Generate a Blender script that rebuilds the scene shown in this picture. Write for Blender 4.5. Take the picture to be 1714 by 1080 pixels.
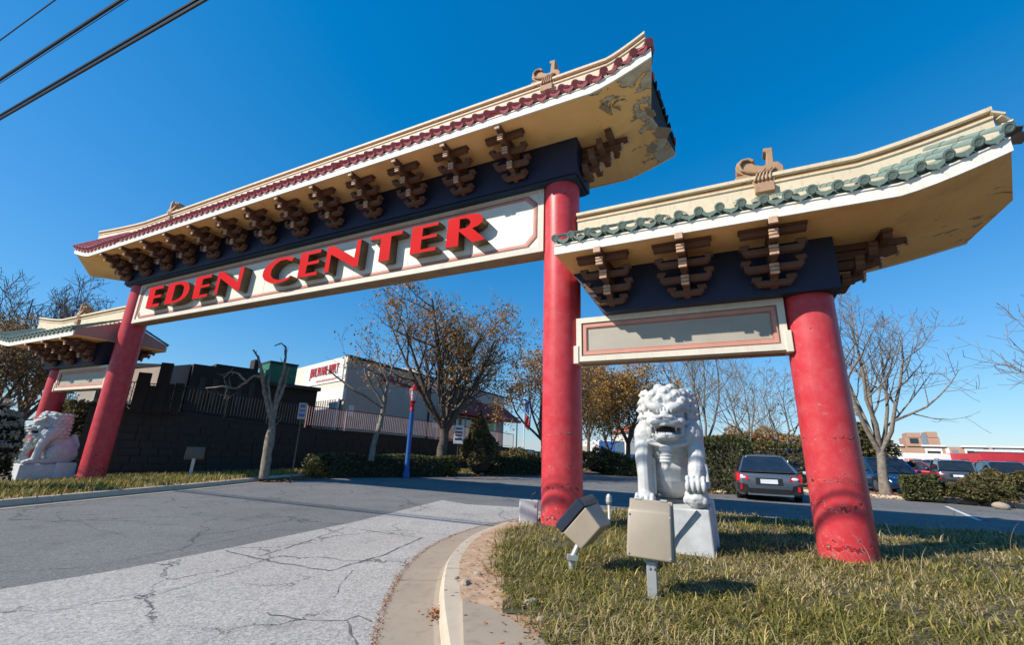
import bpy, bmesh, math, random
import numpy as np
from mathutils import Vector, Matrix, noise
R = math.radians
C = bpy.context.scene.collection
SC = bpy.context.scene
for o in list(bpy.data.objects): bpy.data.objects.remove(o)

# ------------------------------------------------------------------ camera, sky, sun
F_PX, PITCH, ROLL, EYE = 734.99, 0.28291061, 0.03354701, 1.4
_fw = Vector((0, math.cos(PITCH), math.sin(PITCH)))
_up0 = Vector((0, -math.sin(PITCH), math.cos(PITCH)))
_rt0 = Vector((1, 0, 0))
_rt = _rt0*math.cos(ROLL) + _up0*math.sin(ROLL)
_up = _up0*math.cos(ROLL) - _rt0*math.sin(ROLL)
cam_d = bpy.data.cameras.new('camera'); cam = bpy.data.objects.new('camera', cam_d); C.objects.link(cam)
cam_d.sensor_width = 36; cam_d.lens = F_PX/1714*36; cam_d.clip_start = .05; cam_d.clip_end = 5000
m = Matrix.Identity(4)
for i in range(3):
    m[i][0] = _rt[i]; m[i][1] = _up[i]; m[i][2] = -_fw[i]
m[2][3] = EYE
cam.matrix_world = m
SC.camera = cam

SUN_EL, SUN_AZ = 36.5, -110.5          # azimuth clockwise from +Y
world = bpy.data.worlds.new('World'); SC.world = world; world.use_nodes = True
nt = world.node_tree; nt.nodes.clear()
sky = nt.nodes.new('ShaderNodeTexSky'); sky.sky_type = 'NISHITA'; sky.sun_disc = False
sky.sun_elevation = R(SUN_EL); sky.sun_rotation = R(SUN_AZ)
sky.air_density = 1.3; sky.dust_density = 0; sky.ozone_density = 3; sky.altitude = 100
# one uniform colour grade of the whole sky (camera response per channel), then the background
sp = nt.nodes.new('ShaderNodeSeparateColor'); cb = nt.nodes.new('ShaderNodeCombineColor'); nt.links.new(sky.outputs[0], sp.inputs[0])
for i_, (g_, k_, o_) in enumerate(((1.0, .58, .58), (.85, .98, 0), (.661, 2.06, 0))):
    pw = nt.nodes.new('ShaderNodeMath'); pw.operation = 'POWER'; pw.inputs[1].default_value = g_; nt.links.new(sp.outputs[i_], pw.inputs[0])
    ml = nt.nodes.new('ShaderNodeMath'); ml.operation = 'MULTIPLY'; ml.inputs[1].default_value = k_; nt.links.new(pw.outputs[0], ml.inputs[0])
    sb_ = nt.nodes.new('ShaderNodeMath'); sb_.operation = 'SUBTRACT'; sb_.use_clamp = False; sb_.inputs[1].default_value = o_; nt.links.new(ml.outputs[0], sb_.inputs[0])
    mx_ = nt.nodes.new('ShaderNodeMath'); mx_.operation = 'MAXIMUM'; mx_.inputs[1].default_value = .004; nt.links.new(sb_.outputs[0], mx_.inputs[0]); nt.links.new(mx_.outputs[0], cb.inputs[i_])
bg = nt.nodes.new('ShaderNodeBackground'); bg.inputs['Strength'].default_value = .1
wo = nt.nodes.new('ShaderNodeOutputWorld'); nt.links.new(cb.outputs[0], bg.inputs[0]); nt.links.new(bg.outputs[0], wo.inputs[0])
sd = bpy.data.lights.new('sun', 'SUN'); sd.energy = 5; sd.angle = R(.5); sd.color = (1, .93, .82)
sun = bpy.data.objects.new('sun', sd); C.objects.link(sun)
S = Vector((math.sin(R(SUN_AZ))*math.cos(R(SUN_EL)), math.cos(R(SUN_AZ))*math.cos(R(SUN_EL)), math.sin(R(SUN_EL))))
sun.rotation_euler = S.to_track_quat('Z', 'Y').to_euler(); sun.location = (-30, -12, 30)
vs = SC.view_settings; vs.view_transform = 'Standard'; vs.look = 'None'; vs.exposure = .35; vs.gamma = 1; vs.use_curve_mapping = False

def bearing(px, py):
    return (_fw + _rt*((px-857)/F_PX) - _up*((py-540)/F_PX)).normalized()
def at(px, py, D):                      # the place seen in a direction at horizontal distance D
    d = bearing(px, py); return Vector((0, 0, EYE)) + d*(D/math.hypot(d.x, d.y))
def atz(px, py, z):
    d = bearing(px, py); return Vector((0, 0, EYE)) + d*((z-EYE)/d.z)

# ------------------------------------------------------------------ object helpers
def link(o, parent=None):
    C.objects.link(o)
    if parent is not None: o.parent = parent
    return o
def tag(o, label=None, cat=None, group=None, kind=None):
    for k, v in (('label', label), ('category', cat), ('group', group), ('kind', kind)):
        if v: o[k] = v
    return o
def empty(name, loc=(0, 0, 0), rz=0, label=None, cat=None, group=None):
    o = bpy.data.objects.new(name, None); link(o); o.location = loc; o.rotation_euler = (0, 0, rz)
    o.empty_display_size = .2
    return tag(o, label, cat, group)
def copy_tree(o, parent=None):
    c = o.copy(); link(c, parent)
    for ch in list(o.children): copy_tree(ch, c)
    return c

class MB:
    def __init__(s): s.v = []; s.f = []; s.mi = []
    def add(s, vs, fs, mi=0):
        n = len(s.v); s.v += [tuple(x) for x in vs]; s.f += [tuple(i+n for i in f) for f in fs]; s.mi += [mi]*len(fs); return s
    def box(s, a, b, mi=0, M=None):
        x0, y0, z0 = a; x1, y1, z1 = b
        v = [Vector(p) for p in ((x0,y0,z0),(x1,y0,z0),(x1,y1,z0),(x0,y1,z0),(x0,y0,z1),(x1,y0,z1),(x1,y1,z1),(x0,y1,z1))]
        if M is not None: v = [M @ p for p in v]
        return s.add(v, [(0,3,2,1),(4,5,6,7),(0,1,5,4),(1,2,6,5),(2,3,7,6),(3,0,4,7)], mi)
    def hexa(s, v8, mi=0):
        return s.add(v8, [(0,3,2,1),(4,5,6,7),(0,1,5,4),(1,2,6,5),(2,3,7,6),(3,0,4,7)], mi)
    def prism(s, poly, axis, a, b, mi=0, side_mi=None, M=None):
        # poly: 2D list in the plane normal to axis; axis 'x': (y,z), 'y': (x,z), 'z': (x,y)
        def P(p, t):
            q = Vector((t, p[0], p[1])) if axis == 'x' else Vector((p[0], t, p[1])) if axis == 'y' else Vector((p[0], p[1], t))
            return M @ q if M is not None else q
        n = len(poly)
        v = [P(p, a) for p in poly] + [P(p, b) for p in poly]
        s.add(v, [tuple(range(n)), tuple(range(2*n-1, n-1, -1))], mi)
        s.add(v, [(i, n+i, n+(i+1) % n, (i+1) % n) for i in range(n)], mi if side_mi is None else side_mi)
        return s
    def tube(s, pts, rad, n=8, mi=0, cap=True):
        pts = [Vector(p) for p in pts]
        if not hasattr(rad, '__len__'): rad = [rad]*len(pts)
        vs = []; ref = None
        for i, p in enumerate(pts):
            d = (pts[min(i+1, len(pts)-1)] - pts[max(i-1, 0)])
            d = d.normalized() if d.length > 1e-9 else Vector((0, 0, 1))
            if ref is None: ref = Vector((1, 0, 0)) if abs(d.x) < .9 else Vector((0, 1, 0))
            a = (ref - d*ref.dot(d))
            if a.length < 1e-6: a = d.orthogonal()
            a.normalize(); b = d.cross(a); ref = a
            vs += [p + (a*math.cos(t) + b*math.sin(t))*rad[i] for t in [2*math.pi*k/n for k in range(n)]]
        fs = [(i*n+k, i*n+(k+1) % n, (i+1)*n+(k+1) % n, (i+1)*n+k) for i in range(len(pts)-1) for k in range(n)]
        if cap: fs += [tuple(range(n-1, -1, -1)), tuple((len(pts)-1)*n+k for k in range(n))]
        return s.add(vs, fs, mi)
    def lathe(s, prof, n=24, mi=0, c=(0, 0, 0), M=None):
        vs = []
        for r, z in prof:
            for k in range(n):
                t = 2*math.pi*k/n; q = Vector((c[0]+r*math.cos(t), c[1]+r*math.sin(t), c[2]+z)); vs.append(M @ q if M is not None else q)
        fs = [(i*n+k, i*n+(k+1) % n, (i+1)*n+(k+1) % n, (i+1)*n+k) for i in range(len(prof)-1) for k in range(n)]
        fs += [tuple(range(n-1, -1, -1)), tuple((len(prof)-1)*n+k for k in range(n))]
        return s.add(vs, fs, mi)
    def ball(s, c, r, n=8, mi=0):
        rx, ry, rz = r if hasattr(r, '__len__') else (r, r, r)
        h = n//2; vs = []; 
        for i in range(h+1):
            a = math.pi*i/h
            for k in range(n):
                t = 2*math.pi*k/n; vs.append((c[0]+rx*math.sin(a)*math.cos(t), c[1]+ry*math.sin(a)*math.sin(t), c[2]+rz*math.cos(a)))
        return s.add(vs, [(i*n+k, (i+1)*n+k, (i+1)*n+(k+1) % n, i*n+(k+1) % n) for i in range(h) for k in range(n)], mi)
    def mesh(s, name, mats, smooth=False, fix=False, bevel=0, seg=1):
        me = bpy.data.meshes.new(name); me.from_pydata(s.v, [], s.f)
        if not isinstance(mats, (list, tuple)): mats = [mats]
        for m_ in mats: me.materials.append(m_)
        if len(mats) > 1: me.polygons.foreach_set('material_index', s.mi)
        if fix or bevel:
            b = bmesh.new(); b.from_mesh(me)
            bmesh.ops.remove_doubles(b, verts=b.verts, dist=1e-5)
            bmesh.ops.recalc_face_normals(b, faces=b.faces)
            if bevel:
                ed = [e for e in b.edges if len(e.link_faces) == 2 and e.calc_face_angle(0) > .5]
                bmesh.ops.bevel(b, geom=ed, offset=bevel, segments=seg, affect='EDGES', profile=.5, clamp_overlap=True)
            b.to_mesh(me); b.free()
        if smooth: me.polygons.foreach_set('use_smooth', [True]*len(me.polygons))
        me.update(); return me
    def obj(s, name, mats, parent=None, **k):
        return link(bpy.data.objects.new(name, s.mesh(name, mats, **k)), parent)
def from_mesh(name, me, parent=None): return link(bpy.data.objects.new(name, me), parent)
def smooth_angle(o, a=40):
    me = o.data
    me.polygons.foreach_set('use_smooth', [True]*len(me.polygons))
    try: me.set_sharp_from_angle(angle=R(a))
    except Exception: pass
    return o

def np_mesh(name, verts, nq, mats, cols=None, tri=False):
    """verts: (N,k,3) float array: N separate faces of k corners"""
    N, k, _ = verts.shape
    me = bpy.data.meshes.new(name)
    me.vertices.add(N*k); me.vertices.foreach_set('co', verts.reshape(-1).astype(np.float32))
    me.loops.add(N*k); me.loops.foreach_set('vertex_index', np.arange(N*k, dtype=np.int32))
    me.polygons.add(N); me.polygons.foreach_set('loop_start', np.arange(0, N*k, k, dtype=np.int32))
    me.polygons.foreach_set('loop_total', np.full(N, k, dtype=np.int32))
    me.update(calc_edges=True)
    if cols is not None:
        at_ = me.color_attributes.new('tint', 'FLOAT_COLOR', 'POINT')
        c4 = np.ones((N, k, 4), np.float32); c4[:, :, :3] = cols[:, None, :] if cols.ndim == 2 else cols
        at_.data.foreach_set('color', c4.reshape(-1))
    me.materials.append(mats); me.validate(); return me

# ------------------------------------------------------------------ materials
def newmat(name):
    m_ = bpy.data.materials.new(name); m_.use_nodes = True
    t = m_.node_tree; b = t.nodes['Principled BSDF']; return m_, t, b
def N(t, typ, **kw):
    n = t.nodes.new(typ)
    for k, v in kw.items():
        if k in n.inputs: n.inputs[k].default_value = v
        else: setattr(n, k, v)
    return n
def ramp(t, fac, stops):
    r = t.nodes.new('ShaderNodeValToRGB'); e = r.color_ramp.elements
    e[0].position, e[0].color = stops[0][0], (*stops[0][1], 1)
    e[1].position, e[1].color = stops[-1][0], (*stops[-1][1], 1)
    for p_, c_ in stops[1:-1]:
        q = e.new(p_); q.color = (*c_, 1)
    t.links.new(fac, r.inputs[0]); return r.outputs[0]
def mixc(t, fac, a, b, mode='MIX'):
    x = t.nodes.new('ShaderNodeMix'); x.data_type = 'RGBA'; x.blend_type = mode
    if isinstance(fac, (int, float)): x.inputs[0].default_value = fac
    else: t.links.new(fac, x.inputs[0])
    for i, c_ in ((6, a), (7, b)):
        if isinstance(c_, tuple): x.inputs[i].default_value = (*c_, 1)
        else: t.links.new(c_, x.inputs[i])
    return x.outputs[2]
def noise_t(t, scale, detail=5, rough=.55, coord='Object', dist=0):
    tc = t.nodes.new('ShaderNodeTexCoord')
    n = N(t, 'ShaderNodeTexNoise', Scale=scale, Detail=detail, Roughness=rough, Distortion=dist)
    t.links.new(tc.outputs[coord], n.inputs['Vector']); return n.outputs['Fac']
def bump(t, b, h, strength=.3, dist=.02):
    n = N(t, 'ShaderNodeBump', Strength=strength, Distance=dist); t.links.new(h, n.inputs['Height']); t.links.new(n.outputs[0], b.inputs['Normal'])
def pm(name, c1, c2=None, scale=3, rough=.7, bmp=0, bscale=30, metal=0, spec=.5, detail=6, coat=0, lo=.35, hi=.65, emit=None):
    m_, t, b = newmat(name)
    b.inputs['Roughness'].default_value = rough; b.inputs['Metallic'].default_value = metal
    b.inputs['Specular IOR Level'].default_value = spec
    if coat: b.inputs['Coat Weight'].default_value = coat; b.inputs['Coat Roughness'].default_value = .06
    if c2 is None: c2 = tuple(x*.8 for x in c1)
    t.links.new(ramp(t, noise_t(t, scale, detail), [(lo, c1), (hi, c2)]), b.inputs['Base Color'])
    if bmp: bump(t, b, noise_t(t, bscale, 5), bmp, .01)
    return m_
def tinted(name, rough=.6, trans=.25):
    """foliage: colour of each leaf or blade from its own 'tint'"""
    m_, t, b = newmat(name)
    a = t.nodes.new('ShaderNodeAttribute'); a.attribute_name = 'tint'
    t.links.new(a.outputs['Color'], b.inputs['Base Color']); b.inputs['Roughness'].default_value = rough
    b.inputs['Specular IOR Level'].default_value = .25
    if trans:
        tr = t.nodes.new('ShaderNodeBsdfTranslucent'); t.links.new(a.outputs['Color'], tr.inputs[0])
        mx = t.nodes.new('ShaderNodeMixShader'); mx.inputs[0].default_value = trans
        t.links.new(b.outputs[0], mx.inputs[1]); t.links.new(tr.outputs[0], mx.inputs[2])
        t.links.new(mx.outputs[0], t.nodes['Material Output'].inputs[0])
    return m_

def mat_column():
    m_, t, b = newmat('red_column_paint')
    tc = t.nodes.new('ShaderNodeTexCoord'); sx = t.nodes.new('ShaderNodeSeparateXYZ'); t.links.new(tc.outputs['Object'], sx.inputs[0])
    base = ramp(t, noise_t(t, .7, 5, .55), [(.3, (.50, .032, .041)), (.55, (.52, .04, .05)), (.75, (.56, .072, .08))])
    mp = N(t, 'ShaderNodeMapping'); mp.inputs['Scale'].default_value = (9, 9, .7); t.links.new(tc.outputs['Object'], mp.inputs[0])
    st = N(t, 'ShaderNodeTexNoise', Scale=1.6, Detail=4); t.links.new(mp.outputs[0], st.inputs['Vector'])
    base = mixc(t, ramp(t, st.outputs['Fac'], [(.56, (0, 0, 0)), (.72, (.5, .5, .5))]), base, (.36, .03, .04))
    base = mixc(t, ramp(t, noise_t(t, 5.5, 7, .7), [(.42, (0, 0, 0)), (.75, (.4, .4, .4))]), base, (.62, .15, .155))
    # flaked paint in bands low down
    def band(z0, w):
        s_ = N(t, 'ShaderNodeMath', operation='SUBTRACT'); t.links.new(sx.outputs[2], s_.inputs[0]); s_.inputs[1].default_value = z0
        a_ = N(t, 'ShaderNodeMath', operation='ABSOLUTE'); t.links.new(s_.outputs[0], a_.inputs[0])
        q = N(t, 'ShaderNodeMapRange'); q.inputs[1].default_value = 0; q.inputs[2].default_value = w; q.inputs[3].default_value = .185; q.inputs[4].default_value = 0
        t.links.new(a_.outputs[0], q.inputs[0]); return q.outputs[0]
    nz = noise_t(t, 11, 4, .65)
    acc = nz
    for z0, w in ((.80, .11), (.30, .24), (1.14, .06), (1.70, .05)):
        ad = N(t, 'ShaderNodeMath', operation='ADD'); t.links.new(acc, ad.inputs[0]); t.links.new(band(z0, w), ad.inputs[1]); acc = ad.outputs[0]
    chip = ramp(t, acc, [(.685, (0, 0, 0)), (.7, (1, 1, 1))])
    rim = ramp(t, acc, [(.665, (0, 0, 0)), (.685, (1, 1, 1))])
    core = ramp(t, noise_t(t, 23, 2), [(.42, (.50, .006, .010)), (.58, (.16, .02, .02)), (.68, (.34, .25, .23))])
    base = mixc(t, rim, base, (.5, .2, .19)); base = mixc(t, chip, base, core)
    t.links.new(base, b.inputs['Base Color']); b.inputs['Roughness'].default_value = .38; b.inputs['Specular IOR Level'].default_value = .3
    hh = N(t, 'ShaderNodeMath', operation='SUBTRACT'); t.links.new(noise_t(t, 60, 3), hh.inputs[0]); t.links.new(chip, hh.inputs[1])
    bump(t, b, hh.outputs[0], .25, .006)
    return m_
def mat_soffit(name='soffit_plaster', x0=.7, x1=2.1, a=-.16, c=.12):
    m_, t, b = newmat(name)
    base = ramp(t, noise_t(t, 1.4, 8, .62), [(.3, (.93, .58, .24)), (.55, (.87, .51, .195)), (.75, (.70, .40, .155))])
    tc = t.nodes.new('ShaderNodeTexCoord'); sx = t.nodes.new('ShaderNodeSeparateXYZ'); t.links.new(tc.outputs['Object'], sx.inputs[0])
    q = N(t, 'ShaderNodeMapRange'); q.inputs[1].default_value = x0; q.inputs[2].default_value = x1; q.inputs[3].default_value = a; q.inputs[4].default_value = c
    t.links.new(sx.outputs[0], q.inputs[0])
    nz = noise_t(t, 2.1, 7, .6, dist=.8)
    ad = N(t, 'ShaderNodeMath', operation='ADD'); t.links.new(nz, ad.inputs[0]); t.links.new(q.outputs[0], ad.inputs[1])
    peel = ramp(t, ad.outputs[0], [(.575, (0, 0, 0)), (.59, (1, 1, 1))])
    edge = ramp(t, ad.outputs[0], [(.555, (0, 0, 0)), (.575, (.8, .8, .8)), (.592, (.8, .8, .8)), (.6, (0, 0, 0))])
    grey = ramp(t, noise_t(t, 5, 5), [(.35, (.62, .54, .41)), (.65, (.42, .36, .27))])
    base = mixc(t, peel, base, grey); base = mixc(t, edge, base, (.12, .085, .05))
    t.links.new(base, b.inputs['Base Color']); b.inputs['Roughness'].default_value = .85
    sb = N(t, 'ShaderNodeMath', operation='SUBTRACT'); t.links.new(noise_t(t, 25, 4), sb.inputs[0]); t.links.new(peel, sb.inputs[1])
    bump(t, b, sb.outputs[0], .5, .015)
    return m_
def mat_weathered(name, c, dirt, amount=.6, scale=2.2, rough=.65, streak=True):
    m_, t, b = newmat(name)
    tc = t.nodes.new('ShaderNodeTexCoord')
    base = ramp(t, noise_t(t, scale, 7, .6), [(.3, c), (.7, tuple(x*.86 for x in c))])
    mp = N(t, 'ShaderNodeMapping'); mp.inputs['Scale'].default_value = (6, 6, 1.2) if streak else (3, 3, 3)
    t.links.new(tc.outputs['Object'], mp.inputs[0])
    n2 = N(t, 'ShaderNodeTexNoise', Scale=2.4, Detail=6, Roughness=.65); t.links.new(mp.outputs[0], n2.inputs['Vector'])
    f = ramp(t, n2.outputs['Fac'], [(.52, (0, 0, 0)), (.8, (amount,)*3)])
    base = mixc(t, f, base, dirt)
    t.links.new(base, b.inputs['Base Color']); b.inputs['Roughness'].default_value = rough
    bump(t, b, noise_t(t, 40, 4), .15, .006); return m_
def mat_asphalt(name, c1, c2, grain, crack_scale=.55, crack_w=.012, tar=(.05, .05, .055)):
    m_, t, b = newmat(name)
    big = ramp(t, noise_t(t, .35, 7, .62), [(.3, c1), (.7, c2)])
    fine = ramp(t, noise_t(t, 95, 2, .7), [(.3, (1-grain,)*3), (.7, (1+grain,)*3)])
    col = mixc(t, 1.0, big, fine, 'MULTIPLY')
    vo0 = N(t, 'ShaderNodeTexVoronoi', Scale=55); tc0 = t.nodes.new('ShaderNodeTexCoord'); t.links.new(tc0.outputs['Object'], vo0.inputs['Vector'])
    col = mixc(t, .5, col, mixc(t, 1.0, col, ramp(t, vo0.outputs['Color'], [(.15, (.45,)*3), (.85, (1.5,)*3)]), 'MULTIPLY'))
    tc = t.nodes.new('ShaderNodeTexCoord')
    nz = N(t, 'ShaderNodeTexNoise', Scale=1.3, Detail=6, Roughness=.65); t.links.new(tc.outputs['Object'], nz.inputs['Vector'])
    sc_ = N(t, 'ShaderNodeVectorMath', operation='SCALE'); t.links.new(nz.outputs['Color'], sc_.inputs[0]); sc_.inputs['Scale'].default_value = .9
    ad = N(t, 'ShaderNodeVectorMath', operation='ADD'); t.links.new(tc.outputs['Object'], ad.inputs[0]); t.links.new(sc_.outputs[0], ad.inputs[1])
    st_ = ramp(t, noise_t(t, .9, 7, .68), [(.56, (0, 0, 0)), (.72, (.55, .55, .55))])
    col = mixc(t, st_, col, tuple(x*.55 for x in c2))
    crk = None
    for scl, w, lo, hi in ((crack_scale, crack_w, .42, .5), (crack_scale*2.6, crack_w*2.2, .56, .64)):
        vo = N(t, 'ShaderNodeTexVoronoi', Scale=scl); vo.feature = 'DISTANCE_TO_EDGE'; t.links.new(ad.outputs[0], vo.inputs['Vector'])
        ln = ramp(t, vo.outputs['Distance'], [(0, (1, 1, 1)), (w, (0, 0, 0))])
        mk = ramp(t, noise_t(t, .45 if crk is None else .7, 3), [(lo, (0, 0, 0)), (hi, (1, 1, 1))])
        ln = mixc(t, 1.0, ln, mk, 'MULTIPLY')
        crk = ln if crk is None else mixc(t, 1.0, crk, ln, 'ADD')
    col = mixc(t, crk, col, tar)
    t.links.new(col, b.inputs['Base Color']); b.inputs['Roughness'].default_value = .88; b.inputs['Specular IOR Level'].default_value = .3
    sb = N(t, 'ShaderNodeMath', operation='SUBTRACT'); t.links.new(noise_t(t, 95, 3, .7), sb.inputs[0]); t.links.new(crk, sb.inputs[1])
    bump(t, b, sb.outputs[0], .5, .012); return m_

M = {}
M['column'] = mat_column()
M['soffit'] = mat_soffit()
M['soffit_wing'] = mat_soffit('wing_soffit_plaster', 3.8, 6.6, -.2, -.015)
M['fascia'] = mat_weathered('white_fascia_paint', (.84, .80, .71), (.46, .36, .26), .55, rough=.6)
M['ridge'] = mat_weathered('cream_ridge_plaster', (.72, .60, .42), (.36, .25, .15), .65)
M['ridge_groove'] = pm('ochre_groove', (.42, .22, .07), (.3, .15, .05))
M['sign'] = mat_weathered('cream_sign_board', (.76, .73, .61), (.56, .53, .42), .35, rough=.5)
M['sign_grey'] = mat_weathered('grey_beige_panel', (.40, .36, .29), (.32, .285, .23), .4, rough=.55)
M['sign_edge'] = pm('sign_edge_brown', (.38, .24, .12), (.3, .18, .09), rough=.7)
M['sign_frame'] = mat_weathered('sign_frame_cream', (.70, .64, .53), (.38, .3, .24), .5)
M['mould_red'] = pm('moulding_dull_red', (.42, .17, .13), (.34, .12, .09), rough=.6)
M['mould_pink'] = pm('moulding_salmon', (.60, .27, .2), (.5, .22, .16), rough=.6)
M['letter'] = pm('letter_red', (.60, .0015, .006), (.52, .001, .005), rough=.6, spec=.06, scale=1.2)
M['letter_side'] = pm('letter_bronze_side', (.18, .10, .035), (.10, .06, .025), rough=.45, scale=4)
M['beam'] = mat_weathered('navy_beam_paint', (.006, .013, .045), (.013, .017, .03), .6, rough=.6)
M['beam_green'] = pm('dark_blue_trim', (.012, .03, .06))
M['bracket'] = mat_weathered('brown_bracket_paint', (.14, .06, .03), (.07, .034, .02), .7, rough=.7)
M['nose'] = pm('weathered_bracket_end', (.60, .40, .27), (.42, .24, .15), scale=14, rough=.75)
M['red_tile'] = mat_weathered('red_roof_tile', (.50, .125, .13), (.22, .075, .07), .6, rough=.45, streak=False)
M['green_tile'] = mat_weathered('green_roof_tile', (.215, .285, .24), (.085, .11, .09), .7, rough=.5, streak=False)
M['pink_wall'] = mat_weathered('pink_end_wall', (.44, .24, .22), (.34, .14, .13), .5)
M['ornament'] = mat_weathered('brown_ornament', (.42, .25, .14), (.16, .09, .05), .8, 6, streak=False)
M['dark_felt'] = pm('roof_underlay', (.05, .035, .03), (.03, .025, .02), rough=.9)
M['granite'] = pm('pale_granite', (.66, .655, .635), (.55, .545, .53), scale=5, rough=.7, bmp=.25, bscale=70)
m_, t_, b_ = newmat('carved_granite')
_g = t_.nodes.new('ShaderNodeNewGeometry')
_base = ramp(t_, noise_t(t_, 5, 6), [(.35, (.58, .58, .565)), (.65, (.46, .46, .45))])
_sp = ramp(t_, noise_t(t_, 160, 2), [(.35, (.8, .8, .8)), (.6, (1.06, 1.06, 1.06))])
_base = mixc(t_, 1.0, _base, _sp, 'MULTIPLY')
_crevice_shade = ramp(t_, _g.outputs['Pointiness'], [(.40, (1, 1, 1)), (.485, (.0, .0, .0))])  # shade in the crevices, painted into the stone colour by pointiness
_base = mixc(t_, _crevice_shade, _base, (.20, .19, .17))
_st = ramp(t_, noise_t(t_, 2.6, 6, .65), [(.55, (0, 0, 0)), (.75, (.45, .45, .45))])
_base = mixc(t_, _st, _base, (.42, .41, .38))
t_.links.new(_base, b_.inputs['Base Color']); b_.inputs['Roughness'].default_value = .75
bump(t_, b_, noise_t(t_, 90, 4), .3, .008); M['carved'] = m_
M['concrete'] = mat_weathered('kerb_concrete', (.52, .435, .33), (.30, .24, .175), .7, 3, .85, False)
M['gutter'] = mat_weathered('gutter_concrete', (.36, .29, .215), (.2, .155, .115), .8, 1.6, .88, False)
M['asphalt'] = mat_asphalt('old_dark_asphalt', (.19, .187, .182), (.14, .138, .136), .28, .4, .010)
M['asphalt_pale'] = mat_asphalt('worn_pale_asphalt', (.43, .405, .37), (.33, .31, .285), .22, .55, .010)
M['soil'] = pm('dry_soil', (.50, .34, .215), (.33, .215, .135), scale=6, rough=.95, bmp=.7, bscale=22)
M['ground'] = pm('dry_ground', (.16, .13, .075), (.11, .09, .05), scale=.3, rough=.95)
M['white_paint'] = pm('road_paint', (.7, .7, .68), (.5, .5, .48), scale=12, rough=.8)
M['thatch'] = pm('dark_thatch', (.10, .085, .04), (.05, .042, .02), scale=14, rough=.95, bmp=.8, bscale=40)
M['grass'] = tinted('grass_blades', .55, .25)
M['leaf'] = tinted('leaves', .6, .3)
M['litter'] = tinted('fallen_leaves', .8, .1)
M['bark'] = pm('grey_bark', (.26, .22, .18), (.14, .115, .09), scale=9, rough=.9, bmp=.6, bscale=28)
M['bark_dark'] = pm('dark_bark', (.13, .10, .08), (.07, .056, .045), scale=9, rough=.9, bmp=.6, bscale=28)
M['twig_core'] = pm('shrub_stems', (.05, .042, .028), (.03, .026, .018), rough=.95)
M['tan_metal'] = pm('tan_housing_paint', (.40, .335, .255), (.34, .28, .21), scale=2.5, rough=.45, bmp=.05, bscale=90)
M['lens'] = pm('navy_lens_frame', (.02, .035, .06), (.014, .022, .04), rough=.22)
M['galv'] = pm('galvanised_steel', (.50, .50, .49), (.38, .38, .38), rough=.5, metal=.5)
M['grey_box'] = pm('pale_grey_box', (.56, .57, .56), (.46, .47, .46), rough=.55)
M['tar'] = pm('tar_sealant', (.09, .088, .085), (.17, .165, .155), scale=9, rough=.7)
M['dim_tan'] = pm('shaded_tan_housing', (.12, .10, .078), (.09, .075, .06), rough=.6)  # tan housing with the shade it stands in put into its colour
M['black'] = pm('black_metal', (.018, .018, .02), (.012, .012, .013), rough=.5)
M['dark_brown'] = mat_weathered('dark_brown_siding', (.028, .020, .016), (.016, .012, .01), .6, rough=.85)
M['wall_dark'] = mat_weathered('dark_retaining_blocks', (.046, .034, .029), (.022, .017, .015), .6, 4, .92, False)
M['stone_lit'] = mat_weathered('sunlit_brown_end', (.30, .22, .17), (.2, .14, .1), .6)  # sunlit tone of the dark building's end wall, painted into the colour
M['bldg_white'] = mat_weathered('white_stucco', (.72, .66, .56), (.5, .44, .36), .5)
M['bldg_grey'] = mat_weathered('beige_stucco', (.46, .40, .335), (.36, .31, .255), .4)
M['maroon'] = pm('maroon_awning', (.34, .022, .014), (.27, .018, .012), rough=.75)
M['red_plain'] = pm('bright_red_paint', (.5, .012, .02), (.42, .01, .018), rough=.5)
M['pink_rail'] = pm('pinkish_rail_paint', (.64, .43, .40), (.52, .32, .3), rough=.55)
M['blue_paint'] = pm('bright_blue_paint', (.012, .10, .36), (.01, .075, .28), rough=.4)
M['green_box'] = pm('green_metal', (.02, .17, .09), (.016, .13, .07), rough=.6)
M['glass'] = pm('dark_glass', (.02, .025, .03), (.012, .016, .02), rough=.06, spec=.8)
M['glass_pale'] = pm('pale_window', (.22, .26, .3), (.16, .2, .24), rough=.1)
M['brick'] = mat_weathered('orange_brick', (.46, .27, .18), (.36, .2, .13), .5, 1)
M['white'] = pm('white_panel', (.78, .77, .74), (.68, .67, .64), rough=.5)
M['red_awning'] = pm('red_awning', (.50, .03, .04), (.42, .025, .035), rough=.6, scale=.5)
M['orange_roof'] = pm('orange_roof', (.50, .14, .06), (.42, .11, .05), rough=.6)
M['sign_blue'] = pm('blue_sign_face', (.05, .12, .38), (.04, .1, .32), rough=.4)
M['lime'] = pm('green_poster', (.03, .55, .12), (.03, .5, .1), rough=.4)
M['tyre'] = pm('tyre_rubber', (.018, .018, .018), (.012, .012, .012), rough=.85)
M['rim'] = pm('alloy_rim', (.5, .5, .5), (.4, .4, .4), rough=.3, metal=.9)
M['tail'] = pm('red_tail_lamp', (.62, .008, .016), (.5, .006, .012), rough=.2)
M['head'] = pm('clear_lamp', (.7, .72, .74), (.55, .57, .6), rough=.1)
M['plate'] = pm('number_plate', (.72, .74, .76), (.62, .64, .67), rough=.4)
M['trim'] = pm('black_trim', (.02, .02, .022), (.014, .014, .015), rough=.45)
def paint(name, c, metal=.55): return pm(name, c, tuple(x*.92 for x in c), scale=.6, rough=.25, metal=metal, coat=.8)

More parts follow.
